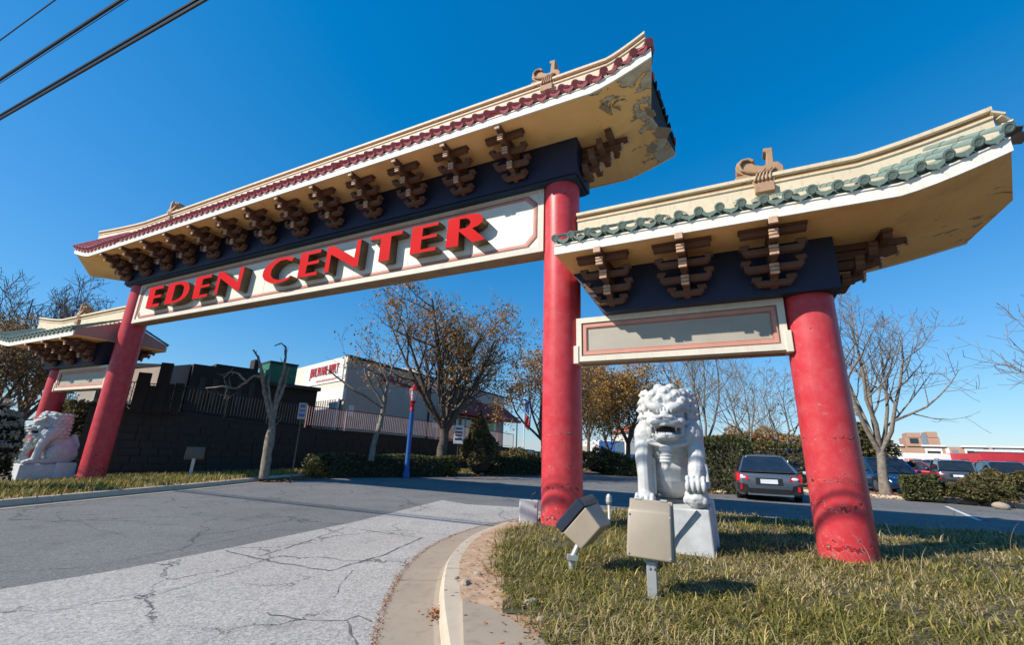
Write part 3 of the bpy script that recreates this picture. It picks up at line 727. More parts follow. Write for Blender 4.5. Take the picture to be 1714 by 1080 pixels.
# dragon-fish ridge ornament: silhouette plus raised scroll and straps
mb = MB()
sil = [(-.17, -.18), (.12, -.18), (.2, .02), (.3, .0), (.3, .12), (.24, .22), (.17, .23), (.18, .52), (.05, .54), (.03, .48), (.08, .44), (.06, .2), (-.02, .2), (-.1, .24), (-.13, .34), (-.2, .4), (-.3, .41), (-.38, .36), (-.42, .26), (-.4, .16), (-.3, .08), (-.4, .09), (-.45, .05), (-.44, -.05), (-.3, -.07), (-.2, -.04)]
mb.prism(sil, 'y', -.14, .1)
mb.tube([(-.13, -.17, .3), (-.2, -.17, .36), (-.3, -.17, .36), (-.36, -.17, .28), (-.33, -.17, .17), (-.22, -.17, .1), (-.1, -.17, .06)], [.03]*7, 6)
for k in range(5): mb.tube([(-.16+.06*k, -.16, -.1), (-.1+.05*k, -.17, .04), (-.02+.05*k, -.16, .1+.02*(k % 2))], [.022]*3, 6)
mb.box((-.17, -.2, -.34), (.13, -.1, -.17))
ORN = mb.mesh('ridge_ornament', M['ornament'], fix=True, bevel=.012)

random.seed(11)
ZS, HD = 7.73, 1.45
make_roof('main_roof', lambda s: s, {'f': -19.1, 'r': -21.7, 'b': -20.6}, -17.75, 1.08, {'f': 2.17, 'r': 1.93, 'b': 2.25}, ZS, HD, ZS+.25, 9.17, 9.82, .36, M['red_tile'], .268, True, [(-.3, 1), (-15.95, -1)], None)
for k in range(13): bracket(-.88-1.3365*k, -.45, ZS)
bracket(.48, 0, ZS, R(90)); bracket(ULC-.48, 0, ZS, R(-90))
mb = MB(); mb.box((ULC-.48, -.45, 6.885), (.48, .45, ZS-.002)); beam = mb.obj('beam', M['beam'], gate)
mb = MB(); mb.box((ULC-.42, -.4, 6.83), (.42, .4, 6.884)); mb.obj('beam_underside', M['beam_green'], beam)

def wing(X, dz, col_s, cut, ext=0):
    zs = 4.65+dz; hd = 1.4
    rf, _, _ = make_roof('wing_roof', X, {'f': .37, 'r': .37, 'b': .37}, .37, 5.0, {'f': 6.1+ext, 'r': 6.66+ext, 'b': 6.66+ext}, zs, hd, zs+.27, 5.63+dz-(.12 if ext else 0), 6.11+dz, .34, M['green_tile'], .272, False, [(3.73, 1)], None)
    for s_ in (1.11, 2.37, 3.61): bracket(X(s_), -.45, zs)
    for s_ in (1.11, 2.37, 3.61): bracket(X(s_), .45, zs, math.pi)
    sg = 1 if X(1) > X(0) else -1
    bracket(X(4.46), 0, zs, R(90)*sg)
    mb = MB(); mb.prism([(X(.38), zs-.002), (X(.92), zs-.82), (X(4.45), zs-.82), (X(4.45), zs-.002)], 'y', -.45, .45)
    mb.obj('beam', M['beam'], gate, fix=True)
    a, b_ = sorted((X(.36), X(3.73))); z0, z1 = 3.0+dz, 3.83+dz
    mb = MB(); mb.box((a+.002, -.17, z0+.004), (b_-.002, .1, z1-.004)); bd = mb.obj('sign_board', M['sign_grey'], gate)
    mb = MB(); frame_loop(mb, a, b_, z0, z1, 0, .1, -.225, -.17); mb.obj('sign_frame', M['sign_frame'], bd)
    mb = MB(); frame_loop(mb, a+.125, b_-.125, z0+.125, z1-.125, 0, .06, -.2, -.17); mb.obj('outer_moulding', M['mould_pink'], bd)
    mb = MB(); frame_loop(mb, a+.185, b_-.185, z0+.185, z1-.185, 0, .016, -.19, -.17); mb.obj('inner_moulding', M['mould_red'], bd)
    mb = MB(); mb.box((a, -.2, z0-.028), (b_, .12, z0-.001)); mb.obj('bottom_board', M['sign_edge'], bd)
    for e in (a, b_):
        mb = MB(); mb.box((e-.05, -.245, z0-.04), (e+.05, .06, z0+.3)); mb.obj('end_block', M['sign_frame'], bd, fix=True, bevel=.01)
    return rf
wing(lambda s: s, 0, 4.07, True)
wing(lambda s: ULC-1.15*s, .06, 4.07, True, .5)
# torn plaster flakes and splinters at the damaged roof ends
def flake(x, y, z, w, l, th, rx, ry, rz, mat, nm='loose_flake'):
    mb = MB(); mb.prism([(-w/2, -l/2), (w*.3, -l*.45), (w/2, l*.1), (w*.1, l/2), (-w*.4, l*.3)], 'z', -th/2, th/2)
    o = mb.obj(nm, mat, gate, fix=True); o.location = (x, y, z); o.rotation_euler = (rx, ry, rz)
for a in ((1.35, -.75, 7.86, .26, .34, .02, .5, .2, .4), (1.2, -.95, 7.74, .3, .2, .02, .35, -.1, 1.1), (1.95, -.2, 8.0, .22, .3, .02, .2, .5, .2), (2.05, .5, 8.02, .3, .36, .02, .3, .3, 2), (1.8, .8, 7.93, .25, .25, .02, -.3, .3, 1)):
    flake(*a, M['gutter'])
rfm = bpy.data.objects['main_roof']
bt = tile_row_mesh(.24, .075, M['dark_felt'], 'barge_tile'); bt2 = tile_row_mesh(.24, .075, M['red_tile'], 'barge_tile')
for sgn in (1, -1):
    for k in range(10):
        a_ = (k+.5)/10; v_ = sgn*HD*a_; zz = 9.17+(ZS+.25-9.17)*(a_**.86)+.36+.02*random.uniform(-1, 1)
        u_ = (2.17 if sgn > 0 else 2.25)*a_+1.93*(1-a_)
        o = from_mesh('barge_tile', bt2 if (k == 9 or random.random() < .3) else bt, rfm)
        o.location = (u_+.03, -v_, zz-.02); o.rotation_euler = (random.uniform(-.12, .12), random.uniform(-.12, .12), R(90)+random.uniform(-.2, .2))
for k in range(5): flake(6.72+.05*k, -.12+.03*k, 6.3-.09*k, .2, .16, .03, .2*k, .5, .5*k, M['ridge' if k < 3 else 'dark_felt'], 'broken_edge_piece')

# ------------------------------------------------------------------ stone guardian lion (one carved body by voxel union)
def carve(name, build, voxel, smooth=6, keep=.5):
    mb = MB(); build(mb)
    o = mb.obj(name, M['granite'])
    md = o.modifiers.new('r', 'REMESH'); md.mode = 'VOXEL'; md.voxel_size = voxel
    md2 = o.modifiers.new('s', 'SMOOTH'); md2.iterations = smooth; md2.factor = keep
    dg = bpy.context.evaluated_depsgraph_get(); dg.update()
    me = bpy.data.meshes.new_from_object(o.evaluated_get(dg)); me.name = name
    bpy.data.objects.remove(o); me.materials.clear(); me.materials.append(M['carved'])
    me.polygons.foreach_set('use_smooth', [True]*len(me.polygons)); return me
def rb(mb, c, r, rx=0, ry=0, rz=0, n=16):
    """rotated ellipsoid"""
    t = MB(); t.ball((0, 0, 0), r, n)
    Mx = Matrix.Translation(c) @ Matrix.Rotation(R(rz), 4, 'Z') @ Matrix.Rotation(R(ry), 4, 'Y') @ Matrix.Rotation(R(rx), 4, 'X')
    mb.add([Mx @ Vector(v) for v in t.v], t.f)
def caps(mb, pts, rad, n=12):
    mb.tube(pts, rad, n)
    for p, r in zip(pts, rad): mb.ball(p, r, n)
def lion_body(mb):
    # -y is the lion's front; +x its left (image right)
    rb(mb, (0, .26, .50), (.40, .46, .46)); rb(mb, (0, .1, .80), (.36, .36, .44), 18)
    rb(mb, (0, -.06, .98), (.40, .27, .27))
    for s in (-1, 1):
        rb(mb, (s*.34, .30, .34), (.17, .42, .33), -8); rb(mb, (s*.38, -.02, .1), (.11, .28, .1))
        rb(mb, (s*.38, -.24, .09), (.1, .1, .075))
        rb(mb, (s*.36, -.1, .96), (.16, .21, .22))
    # supporting fore leg (image left): straight, with paw
    caps(mb, [(-.36, -.14, .90), (-.375, -.24, .62), (-.365, -.27, .38), (-.36, -.29, .12)], [.15, .125, .105, .115])
    rb(mb, (-.36, -.36, .09), (.15, .17, .1))
    for k in range(4): rb(mb, (-.47+.073*k, -.5, .065), (.042, .075, .065))
    for k in range(4): rb(mb, (-.47+.073*k, -.43, .115), (.036, .06, .05))
    caps(mb, [(-.235, -.2, .62), (-.23, -.24, .16)], [.035, .03], 8)
    # raised fore leg (image right) resting on a ball
    caps(mb, [(.37, -.12, .90), (.40, -.24, .68)], [.14, .12]); caps(mb, [(.39, -.26, .64), (.37, -.40, .5), (.35, -.44, .36)], [.125, .115, .1])
    rb(mb, (.35, -.5, .33), (.14, .13, .09))
    for k in range(4): rb(mb, (.245+.07*k, -.6, .29), (.04, .06, .085), 25)
    for k in range(4): rb(mb, (.245+.07*k, -.55, .385), (.034, .05, .05))
    caps(mb, [(.50, -.36, .56), (.515, -.46, .28)], [.032, .028], 8)
    rb(mb, (.35, -.44, .145), (.17, .17, .15))
    for k in range(7): rb(mb, (.35+.15*math.cos(k*.9), -.44-.13*abs(math.sin(k*.9)), .10+.02*(k % 3)), (.05, .05, .045))
    # chest bib, collar and bell
    rb(mb, (0, -.2, .96), (.37, .17, .2), -12)
    caps(mb, [(-.40, -.12, .96), (-.24, -.36, .85), (0, -.44, .80), (.24, -.36, .85), (.40, -.12, .96)], [.032]*5, 8)
    rb(mb, (-.03, -.45, .76), (.10, .07, .05)); rb(mb, (-.03, -.45, .63), (.085, .075, .115)); rb(mb, (-.03, -.46, .53), (.048, .05, .06))
    for k in range(3): mb.tube([(-.03+.085*math.cos(a), -.45+.077*math.sin(a), .69-.045*k) for a in [i*.5236 for i in range(13)]], .013, 6)
    # neck and mane mass
    rb(mb, (0, 0, 1.12), (.38, .29, .3)); rb(mb, (0, .03, 1.34), (.385, .31, .34))
    # head and smooth hair dome
    rb(mb, (-.01, -.18, 1.26), (.28, .27, .30)); rb(mb, (0, -.13, 1.47), (.33, .29, .25))
    for x, z, r in ((-.25, 1.47, .085), (.23, 1.47, .085), (-.17, 1.56, .09), (0, 1.6, .10), (.16, 1.56, .09), (-.09, 1.66, .08), (.09, 1.66, .08), (-.085, 1.49, .075), (.075, 1.49, .075)):
        y = -.13-.26*math.sqrt(max(0, 1-(x/.36)**2-((z-1.45)/.27)**2)); rb(mb, (x, y, z), (r, .05, r*.85)); rb(mb, (x, y-.035, z), (r*.42, .04, r*.38))
    # heavy frowning brows
    for s in (-1, 1):
        rb(mb, (s*.125-.01, -.43, 1.36), (.135, .095, .075), 0, -s*12); rb(mb, (s*.22-.01, -.37, 1.40), (.085, .08, .07), 0, -s*20)
        rb(mb, (s*.115-.01, -.37, 1.255), (.05, .05, .04)); rb(mb, (s*.2-.01, -.33, 1.16), (.095, .11, .09))
        rb(mb, (s*.29, -.14, 1.44), (.06, .05, .11), 0, s*25)
    for k in range(5): rb(mb, (-.11+.05*k, -.475, 1.315), (.02, .04, .05))
    # muzzle, nose, lips
    rb(mb, (-.01, -.47, 1.165), (.19, .18, .08)); rb(mb, (-.01, -.43, 1.25), (.075, .13, .06)); rb(mb, (-.01, -.585, 1.215), (.085, .075, .05))
    for s in (-1, 1):
        rb(mb, (s*.085-.01, -.60, 1.20), (.05, .05, .04)); rb(mb, (s*.12-.01, -.54, 1.13), (.1, .1, .05))
        mb.tube([(s*.04-.01, -.655, 1.205), (s*.075-.01, -.665, 1.185)], [.012, .012], 6)
    mb.tube([(-.215, -.40, 1.085), (-.17, -.54, 1.09), (-.01, -.635, 1.105), (.15, -.54, 1.09), (.195, -.40, 1.085)], .022, 8)
    # lower jaw, lip, beard, cheeks
    rb(mb, (-.01, -.40, .925), (.175, .19, .05)); mb.tube([(-.20, -.36, .965), (-.15, -.5, .955), (-.01, -.575, .955), (.13, -.5, .955), (.18, -.36, .965)], .024, 8)
    mb.tube([(-.19, -.34, .93), (-.14, -.48, .905), (-.01, -.55, .90), (.12, -.48, .905), (.17, -.34, .93)], .02, 8)
    for s in (-1, 1): rb(mb, (s*.225-.01, -.29, 1.03), (.05, .1, .12))
    for s in (-1, 1): mb.tube([(s*.15-.01, -.53, 1.09), (s*.145-.01, -.525, 1.01)], [.024, .007], 6)
    for k in range(6): rb(mb, (-.10+.036*k, -.535, .985), (.015, .016, .022))
    rb(mb, (-.01, -.40, .97), (.1, .11, .022))
    # mane curls: rows of locks round the sides and back
    for row in range(7):
        zc = 1.60-.118*row
        rr = .335+.085*math.sin(min(1, (row+.9)/4.0)*math.pi*.6)
        cnt = 11
        for k in range(cnt):
            a2 = R(-90)+R(44)+R(272)*(k+.5*(row % 2))/(cnt-.5)
            x, y = rr*math.cos(a2), .05+rr*.82*math.sin(a2)
            nx, ny = math.cos(a2), math.sin(a2)
            t = MB(); t.ball((0, 0, 0), (.045, .085, .07), 12); Mx = Matrix.Translation((x, y, zc)) @ Matrix.Rotation(a2, 4, 'Z'); mb.add([Mx @ Vector(v) for v in t.v], t.f)
            t = MB(); t.ball((0, 0, 0), (.04, .04, .032), 10); Mx = Matrix.Translation((x+nx*.028, y+ny*.028, zc-.012)) @ Matrix.Rotation(a2, 4, 'Z'); mb.add([Mx @ Vector(v) for v in t.v], t.f)
    for s in (-1, 1): rb(mb, (s*.31, -.24, .98), (.1, .1, .17), 0, s*20)
    # tail
    caps(mb, [(0, .62, .3), (0, .66, .6), (.02, .58, .9)], [.1, .13, .1])
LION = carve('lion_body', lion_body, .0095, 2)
def make_lion(loc, rz, mirror, label, dz=0):
    root = empty('stone_lion', loc, rz, label, 'statue', 'stone guardian lions by the gate')
    mx = -1 if mirror else 1
    mb = MB()
    w0, w1 = .475, .56
    mb.hexa([(-w0-.03, -.58, -.15), (w0+.03, -.58, -.15), (w1+.03, .56, -.15), (-w1-.03, .56, -.15), (-w0, -.55, .55), (w0, -.55, .55), (w1, .55, .55), (-w1, .55, .55)])
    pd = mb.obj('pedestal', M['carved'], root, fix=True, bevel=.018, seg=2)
    mb = MB()                                       # carved cloth falling over the pedestal's edge
    q = [(-w0+.01, .545), (.33*1, .545), (.05, .2), (-.02, .06), (-.06, .0), (-w0-.01, .0)]
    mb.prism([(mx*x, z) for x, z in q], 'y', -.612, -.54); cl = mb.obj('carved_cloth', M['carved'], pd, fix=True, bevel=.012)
    mb = MB(); mb.hexa([(-.6, .2, -.15), (.6, .2, -.15), (.62, .75, -.15), (-.62, .75, -.15), (-.57, .22, .60), (.57, .22, .60), (.58, .72, .60), (-.58, .72, .60)])
    mb.obj('rear_block', M['granite'], pd, fix=True, bevel=.02)
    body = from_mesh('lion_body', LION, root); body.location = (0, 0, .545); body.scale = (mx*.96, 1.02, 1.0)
    mb = MB(); mb.ball((0, 0, 0), (.15, .1, .045), 10); mo = mb.obj('mouth_shade', M['dark_felt'], body); mo.location = (-.01, -.42, 1.03)  # dark ball added between the jaws as painted shade
    return root
make_lion((2.45, 6.92, .17), R(-22), False, 'white stone lion facing us on its pedestal between the centre and right columns')
lp = gate_pt(-18.05, .85, 0); make_lion((lp.x, lp.y, -.1), YAW-R(6), True, 'stone lion in profile beside the far left column and pale bush')

# ------------------------------------------------------------------ floodlights and small fittings on the island
def flood_back(loc, rz, label):
    root = empty('floodlight', loc, rz, label, 'floodlight')
    mb = MB(); mb.prism([(-.215, -.22), (.215, -.22), (.2, .2), (-.2, .2)], 'y', -.06, .16)
    mb2 = MB(); mb2.hexa([(-.205, -.075, -.235), (.205, -.075, -.235), (.205, .12, -.235), (-.205, .12, -.235), (-.198, -.07, .18), (.198, -.07, .18), (.19, .11, .275), (-.19, .11, .275)])
    hs_ = mb2.obj('housing', M['tan_metal'], root, fix=True, bevel=.022, seg=3); hs_.location = (0, 0, .57); hs_.rotation_euler = (R(-7), R(2), 0); smooth_angle(hs_, 30)
    for sx in (-1, 1):
        for sz in (-.2, .14): mb = MB(); mb.tube([(sx*.185, -.07, sz), (sx*.185, -.083, sz)], .009, 8); mb.obj('screw', M['galv'], hs_)
    for sx in (-.12, .12): mb = MB(); mb.tube([(sx-.03, .118, .285), (sx+.03, .118, .285)], .014, 8); mb.obj('hinge', M['galv'], hs_)
    mb = MB(); mb.hexa([(-.222, .121, -.245), (.222, .121, -.245), (.222, .17, -.24), (-.222, .17, -.24), (-.205, .111, .285), (.205, .111, .285), (.205, .16, .28), (-.205, .16, .28)])
    mb.obj('door_frame', M['tan_metal'], hs_, fix=True, bevel=.008)
    mb = MB(); mb.box((-.17, .171, -.2), (.17, .178, .23)); mb.obj('glass', M['lens'], hs_)
    mb = MB(); mb.box((-.045, -.03, -.06), (.045, .03, .32)); mb.box((-.06, -.012, .3), (.06, .012, .36)); mb.obj('mount_post', M['galv'], root, fix=True, bevel=.006)
    for sx in (-1, 1):
        mb = MB(); mb.tube([(sx*.02, -.033, .27), (sx*.02, -.045, .27)], .012, 8); mb.obj('bolt', M['galv'], root)
    return root
flood_back((1.37, 4.53, .13), R(-23), 'tan floodlight seen from behind on a short steel post in front of the lion')
def flood_tilted(loc, label):
    root = empty('floodlight', loc, 0, label, 'floodlight')
    aim = Vector((-.62, .38, .70)).normalized(); xx = Vector((.62, -.48, .62)); xx = (xx-aim*xx.dot(aim)).normalized(); yy = aim.cross(xx)
    Mx = Matrix(((xx.x, yy.x, aim.x, 0), (xx.y, yy.y, aim.y, 0), (xx.z, yy.z, aim.z, 0), (0, 0, 0, 1)))
    mb = MB(); mb.hexa([(-.17, -.15, -.17), (.17, -.15, -.17), (.17, .15, -.17), (-.17, .15, -.17), (-.205, -.18, .08), (.205, -.18, .08), (.205, .18, .08), (-.205, .18, .08)])
    h = mb.obj('housing', M['tan_metal'], root, fix=True, bevel=.015, seg=2); h.matrix_local = Matrix.Translation((.16, 0, .52)) @ Mx
    mb = MB(); mb.box((-.215, -.19, .083), (.215, .19, .2)); d = mb.obj('door_frame', M['lens'], h, fix=True, bevel=.012)
    mb = MB(); mb.box((-.18, -.155, .201), (.18, .155, .208)); mb.obj('glass', M['glass'], h)
    mb = MB(); mb.tube([(0, 0, -.06), (.0, 0, .16), (.03, -.01, .22), (.1, -.01, .36)], [.035, .035, .032, .03], 10); mb.box((-.05, -.05, .15), (.06, .04, .2)); mb.obj('mount_post', M['galv'], root)
    return root
flood_tilted((.74, 5.33, .12), 'tilted floodlight with dark lens frame beside the centre column')
wb = empty('utility_box', (.42, 8.62, .1), R(-4), 'pale grey metal box with a cable standing left of the centre column', 'box')
mb = MB(); mb.box((-.17, -.11, -.04), (.17, .11, .43)); mb.obj('box_body', M['grey_box'], wb, fix=True, bevel=.012)
mb = MB(); mb.box((-.155, -.125, -.01), (.155, -.111, .405)); mb.obj('box_door', M['grey_box'], wb, fix=True, bevel=.004)
mb = MB(); mb.box((.09, -.135, .33), (.12, -.126, .37)); mb.obj('latch', M['galv'], wb)
mb = MB(); mb.tube([(.05, 0, .42), (.06, -.02, .52), (.12, -.03, .57), (.17, -.01, .55)], .012, 8); mb.obj('cable', M['black'], wb)
pl_ = empty('stake_light', (2.03, 9.28, .1), R(10), 'small white stake light in the grass behind the tilted floodlight', 'light')
mb = MB(); mb.tube([(0, 0, -.05), (0, 0, .34)], .028, 10); mb.obj('stake', M['white'], pl_)
mb = MB(); mb.lathe([(.05, .34), (.065, .38), (.055, .48), (.03, .52), (.01, .53)], 12); mb.obj('lamp_cap', M['galv'], pl_)
fl = empty('floodlight', at(318, 797, 20.2), R(35), 'far tan floodlight on the left grass verge before the dark wall', 'floodlight')
mb = MB(); mb.hexa([(-.3, -.12, .62), (.3, -.12, .62), (.3, .12, .55), (-.3, .12, .55), (-.28, -.05, 1.0), (.28, -.05, 1.0), (.28, .16, .98), (-.28, .16, .98)]); mb.obj('housing', M['dim_tan'], fl, fix=True, bevel=.02)
mb = MB(); mb.box((-.05, -.04, -.1), (.05, .04, .62)); mb.obj('mount_post', M['galv'], fl)
fg = flood_back(at(395, 806, 17.6), R(60), 'small') if False else None

# stones on the bare soil
random.seed(8)
for (px, py, r_), lab in zip(((778, 978, .05), (800, 962, .032), (888, 1012, .05), (905, 1040, .035), (765, 968, .02)),
        ('pale broken stone on the soil next to the kerb joint', 'small off-white stone on the soil, farthest up the kerb', 'pale stone on the soil against the grass edge', 'small pale stone lowest beside the grass edge', 'tiny white stone tucked against the kerb')):
    mb = MB(); mb.ball((0, 0, 0), (r_*1.5, r_, r_*.8), 10)
    mb.v = [tuple(Vector(v)*(1+.35*noise.noise(Vector(v)*18+Vector((px, 0, 0))))) for v in mb.v]
    o = mb.obj('stone', M['gutter']); p_ = atz(px, py, .155); o.location = p_; o.rotation_euler = (0, 0, random.random()*6)
    tag(o, lab, 'stone', 'stones on the bare soil')

# ------------------------------------------------------------------ overhead wires
wd = Vector((math.sin(R(114.1)), math.cos(R(114.1)), 0))
def wire(px, py, z, r, label, strands=1, gap=.05):
    p = atz(px, py, z); mb = MB()
    for k in range(strands):
        off = Vector((0, 0, -gap*k)) + Vector((.4, .9, 0))*(gap*.35*(k % 2))
        mb.tube([p + wd*t + off + Vector((0, 0, .00055*t*t)) for t in (-42, -30, -20, -12, -6, 0, 6, 12, 20, 30, 42)], r, 6)
    return tag(mb.obj('overhead_wire', M['black']), label, 'wire', 'overhead wires')
wire(0, 193, 6.5, .018, 'thick bundled black cable, lowest of the wires at top left', 3, .05)
wire(0, 133, 6.9, .022, 'medium black wire above the thick cable bundle')
wire(0, 139, 6.9, .005, 'hair-thin wire crossing under the medium black wire')
wire(0, 67, 7.3, .009, 'thin black wire nearest the top left corner')

# ------------------------------------------------------------------ trees
def branch_mesh(name, branches, mat, parent=None):
    """branches: list of (points, radii, sides)"""
    V, Fc = [], []
    for pts, rad, n in branches:
        ref = None; base = len(V)
        for i, p in enumerate(pts):
            d = pts[min(i+1, len(pts)-1)]-pts[max(i-1, 0)]
            if d.length < 1e-8: d = Vector((0, 0, 1))
            d = d.normalized()
            a = d.orthogonal().normalized() if ref is None else (ref-d*ref.dot(d))
            if a.length < 1e-6: a = d.orthogonal()
            a.normalize(); bb = d.cross(a); ref = a
            for k in range(n):
                t = 6.28318*k/n; V.append(p+(a*math.cos(t)+bb*math.sin(t))*rad[i])
        for i in range(len(pts)-1):
            for k in range(n): Fc.append((base+i*n+k, base+i*n+(k+1) % n, base+(i+1)*n+(k+1) % n, base+(i+1)*n+k))
    me = bpy.data.meshes.new(name); me.from_pydata([tuple(v) for v in V], [], Fc); me.materials.append(mat)
    me.polygons.foreach_set('use_smooth', [True]*len(me.polygons))
    return from_mesh(name, me, parent)
def rv(rn): return Vector((rn.uniform(-1, 1), rn.uniform(-1, 1), rn.uniform(-1, 1)))
def grow_tree(rn, h, r0, fork, nmain, spread, levels, ratio=.62, up=.18, wob=.22, kids=(7, 6, 5), twig=.006):
    out = []; tips = []
    def grow(p, d, L, r, lev):
        ns = 7 if lev == 0 else 5 if lev < 3 else 3
        pts, rad = [p.copy()], [r]; q = p.copy(); dd = d.copy()
        for i in range(ns):
            dd = (dd + rv(rn)*wob*(.35 if lev == 0 else 1) + Vector((0, 0, up*(.5 if lev == 0 else 1)))).normalized()
            q = q + dd*(L/ns); pts.append(q.copy()); rad.append(max(twig, r*(1-.78*(i+1)/ns)))
        out.append((pts, rad, (8, 6, 5, 4, 3)[min(lev, 4)]))
        if lev >= levels: tips.append((pts, lev)); return
        if lev >= levels-1: tips.append((pts, lev))
        nk = kids[min(lev-1, len(kids)-1)]
        for k in range(nk):
            t = .22+.78*(k+rn.random()*.9)/nk; i = min(ns-1, int(t*ns)); f = t*ns-i
            b = pts[i].lerp(pts[i+1], min(1, f)); rr = rad[i]*(.5+.15*rn.random())
            dloc = (pts[i+1]-pts[i]).normalized(); side = dloc.cross(rv(rn)).normalized()
            nd = (dloc*.62+side*(.75+.3*rn.random())).normalized()
            grow(b, nd, L*ratio*(1.12-.55*t)*rn.uniform(.75, 1.2), max(twig, rr), lev+1)
    # trunk then main limbs
    tp = [Vector((0, 0, -.2))]; tr = [r0*1.35]
    q = Vector((0, 0, 0)); 
    for i in range(5):
        tp.append(Vector((rn.uniform(-1, 1)*.05*h*.06*i, rn.uniform(-1, 1)*.05*h*.06*i, fork*(i+.3)/4.3))); tr.append(r0*(1.15 if i == 0 else 1-.06*i))
    out.append((tp, tr, 10)); top = tp[-1]
    for k in range(nmain):
        a = 6.28318*(k+rn.uniform(-.3, .3))/nmain; el = rn.uniform(.35, 1)
        d = Vector((math.cos(a)*spread*el, math.sin(a)*spread*el, 1)).normalized()
        st = top.lerp(tp[-2], rn.random()*.9)
        grow(st, d, (h-fork)*rn.uniform(.78, 1.02)*(1 if el < .8 else .9), r0*rn.uniform(.42, .6), 1)
    return out, tips
def leaf_mesh(name, tips, per, size, pal, rnp, parent, spread=.14, keep=1.0, mat='leaf'):
    P = np.array([[c for c in pt] for pts, lev in tips for pt in pts[1:]]);
    P = P[rnp.random(len(P)) < keep]
    if len(P) == 0: return
    P = np.repeat(P, per, 0)+rnp.normal(0, spread, (len(P)*per, 3)); n = len(P)
    u = rnp.normal(size=(n, 3)); u /= np.linalg.norm(u, axis=1)[:, None]; w = np.cross(u, rnp.normal(size=(n, 3))); w /= np.linalg.norm(w, axis=1)[:, None]
    s = size*rnp.uniform(.6, 1.35, (n, 1)); V = np.stack([P-u*s, P-w*s*.55, P+u*s, P+w*s*.55], 1)
    pal = np.array(pal); c = pal[rnp.choice(len(pal), n)]*rnp.uniform(.75, 1.25, (n, 1))
    return from_mesh(name, np_mesh(name, V.astype(np.float32), 4, M[mat], c.astype(np.float32)), parent)
ORANGE = [(.52, .25, .05), (.46, .19, .035), (.40, .23, .06), (.30, .19, .06), (.58, .33, .08), (.2, .15, .05)]
BROWN = [(.36, .19, .065), (.28, .14, .055), (.42, .24, .09), (.2, .12, .05), (.25, .19, .07)]
def tree(name, loc, label, seed, h, r0, fork, nmain, spread, levels, leaves=None, bark='bark', group=None, cat='tree', **kw):
    rn = random.Random(seed); rnp = np.random.default_rng(seed)
    root = empty(name, loc, 0, label, cat, group)
    br, tips = grow_tree(rn, h, r0, fork, nmain, spread, levels, **kw)
    branch_mesh('trunk', br, M[bark], root)
    if leaves: leaf_mesh('crown', tips, leaves.get('per', 2), leaves.get('size', .06), leaves['pal'], rnp, root, leaves.get('spread', .15), leaves.get('keep', 1))
    return root
def gz(p, z=0): return Vector((p.x, p.y, z))
TG = 'trees around the gate'
tree('broad_tree', gz(at(740, 760, 24.5), .0), 'broad spreading tree with sparse brown leaves under the sign, beside the blue lamp post', 21, 9.6, .30, 2.4, 10, 1.15, 4, dict(pal=BROWN+ORANGE, per=4, size=.07, keep=.5, spread=.14), bark='bark_dark', group=TG, kids=(8, 6, 3), ratio=.6, wob=.2, up=.12)
tree('autumn_tree', gz(at(908, 760, 30), 0), 'orange brown tree partly hidden by the left edge of the centre column', 33, 8.0, .2, 2.1, 7, .95, 4, dict(pal=ORANGE+BROWN, per=4, size=.085, keep=.55, spread=.2), bark='bark_dark', group=TG, kids=(7, 5, 4), up=.1)
tree('autumn_tree', gz(at(1052, 765, 33), 0), 'golden orange tree right behind the stone lion with a leafy crown', 35, 7.4, .19, 2.3, 7, .8, 4, dict(pal=ORANGE, per=5, size=.085, keep=.62, spread=.22), bark='bark_dark', group=TG, kids=(7, 5, 4), up=.12)
tree('young_tree', gz(at(1022, 755, 36), 0), 'smaller dark limbed tree between the centre column and the golden tree', 39, 5.6, .12, 1.6, 6, .8, 3, dict(pal=[(.07, .08, .025), (.13, .10, .03), (.2, .11, .03)], per=6, size=.08, keep=.7, spread=.22), bark='bark_dark', group=TG, kids=(6, 5, 4))
tree('autumn_tree', gz(at(985, 752, 48), 0), 'tall orange crown touching the right edge of the centre column', 41, 10.0, .2, 3, 7, .7, 3, dict(pal=ORANGE, per=9, size=.13, keep=.85, spread=.42), bark='bark_dark', group=TG, kids=(7, 6, 5))
tree('bare_tree', gz(at(1478, 800, 25), .1), 'large leafless grey tree just right of the outer red column', 52, 8.1, .20, 1.9, 6, .72, 4, None, group=TG, kids=(6, 5, 4), ratio=.6, wob=.2, up=.14, twig=.008)
tree('bare_tree', gz(at(1250, 770, 33), 0), 'slim bare tree seen under the small sign panel, right of the lion', 57, 7.4, .13, 1.9, 5, .7, 4, None, group=TG, kids=(6, 5, 3), twig=.009)
tree('bare_tree', gz(at(1312, 765, 31), 0), 'bare tree with few brown leaves against the left edge of the outer column', 61, 5.9, .12, 1.6, 5, .6, 4, dict(pal=BROWN, per=1, size=.05, keep=.25), group=TG, kids=(6, 5, 3), twig=.009)
tree('bare_tree', gz(at(1180, 765, 40), 0), 'tall bare tree whose limbs rise behind the lion head', 64, 12.5, .2, 2.2, 7, .55, 4, None, group=TG, kids=(6, 5, 3), twig=.012)
tree('bare_tree', gz(at(1985, 810, 24), 0), 'bare tree at the right edge of which only twig ends show', 66, 7.5, .17, 2.0, 6, .85, 4, None, group=TG, kids=(6, 5, 3), twig=.008)
tree('bare_tree', gz(at(20, 760, 42), 0), 'dense twiggy bare tree at the far left behind the small roof', 71, 10.2, .24, 2.4, 8, .85, 4, dict(pal=BROWN, per=1, size=.06, keep=.2), bark='bark_dark', group=TG, kids=(7, 6, 4), twig=.014)
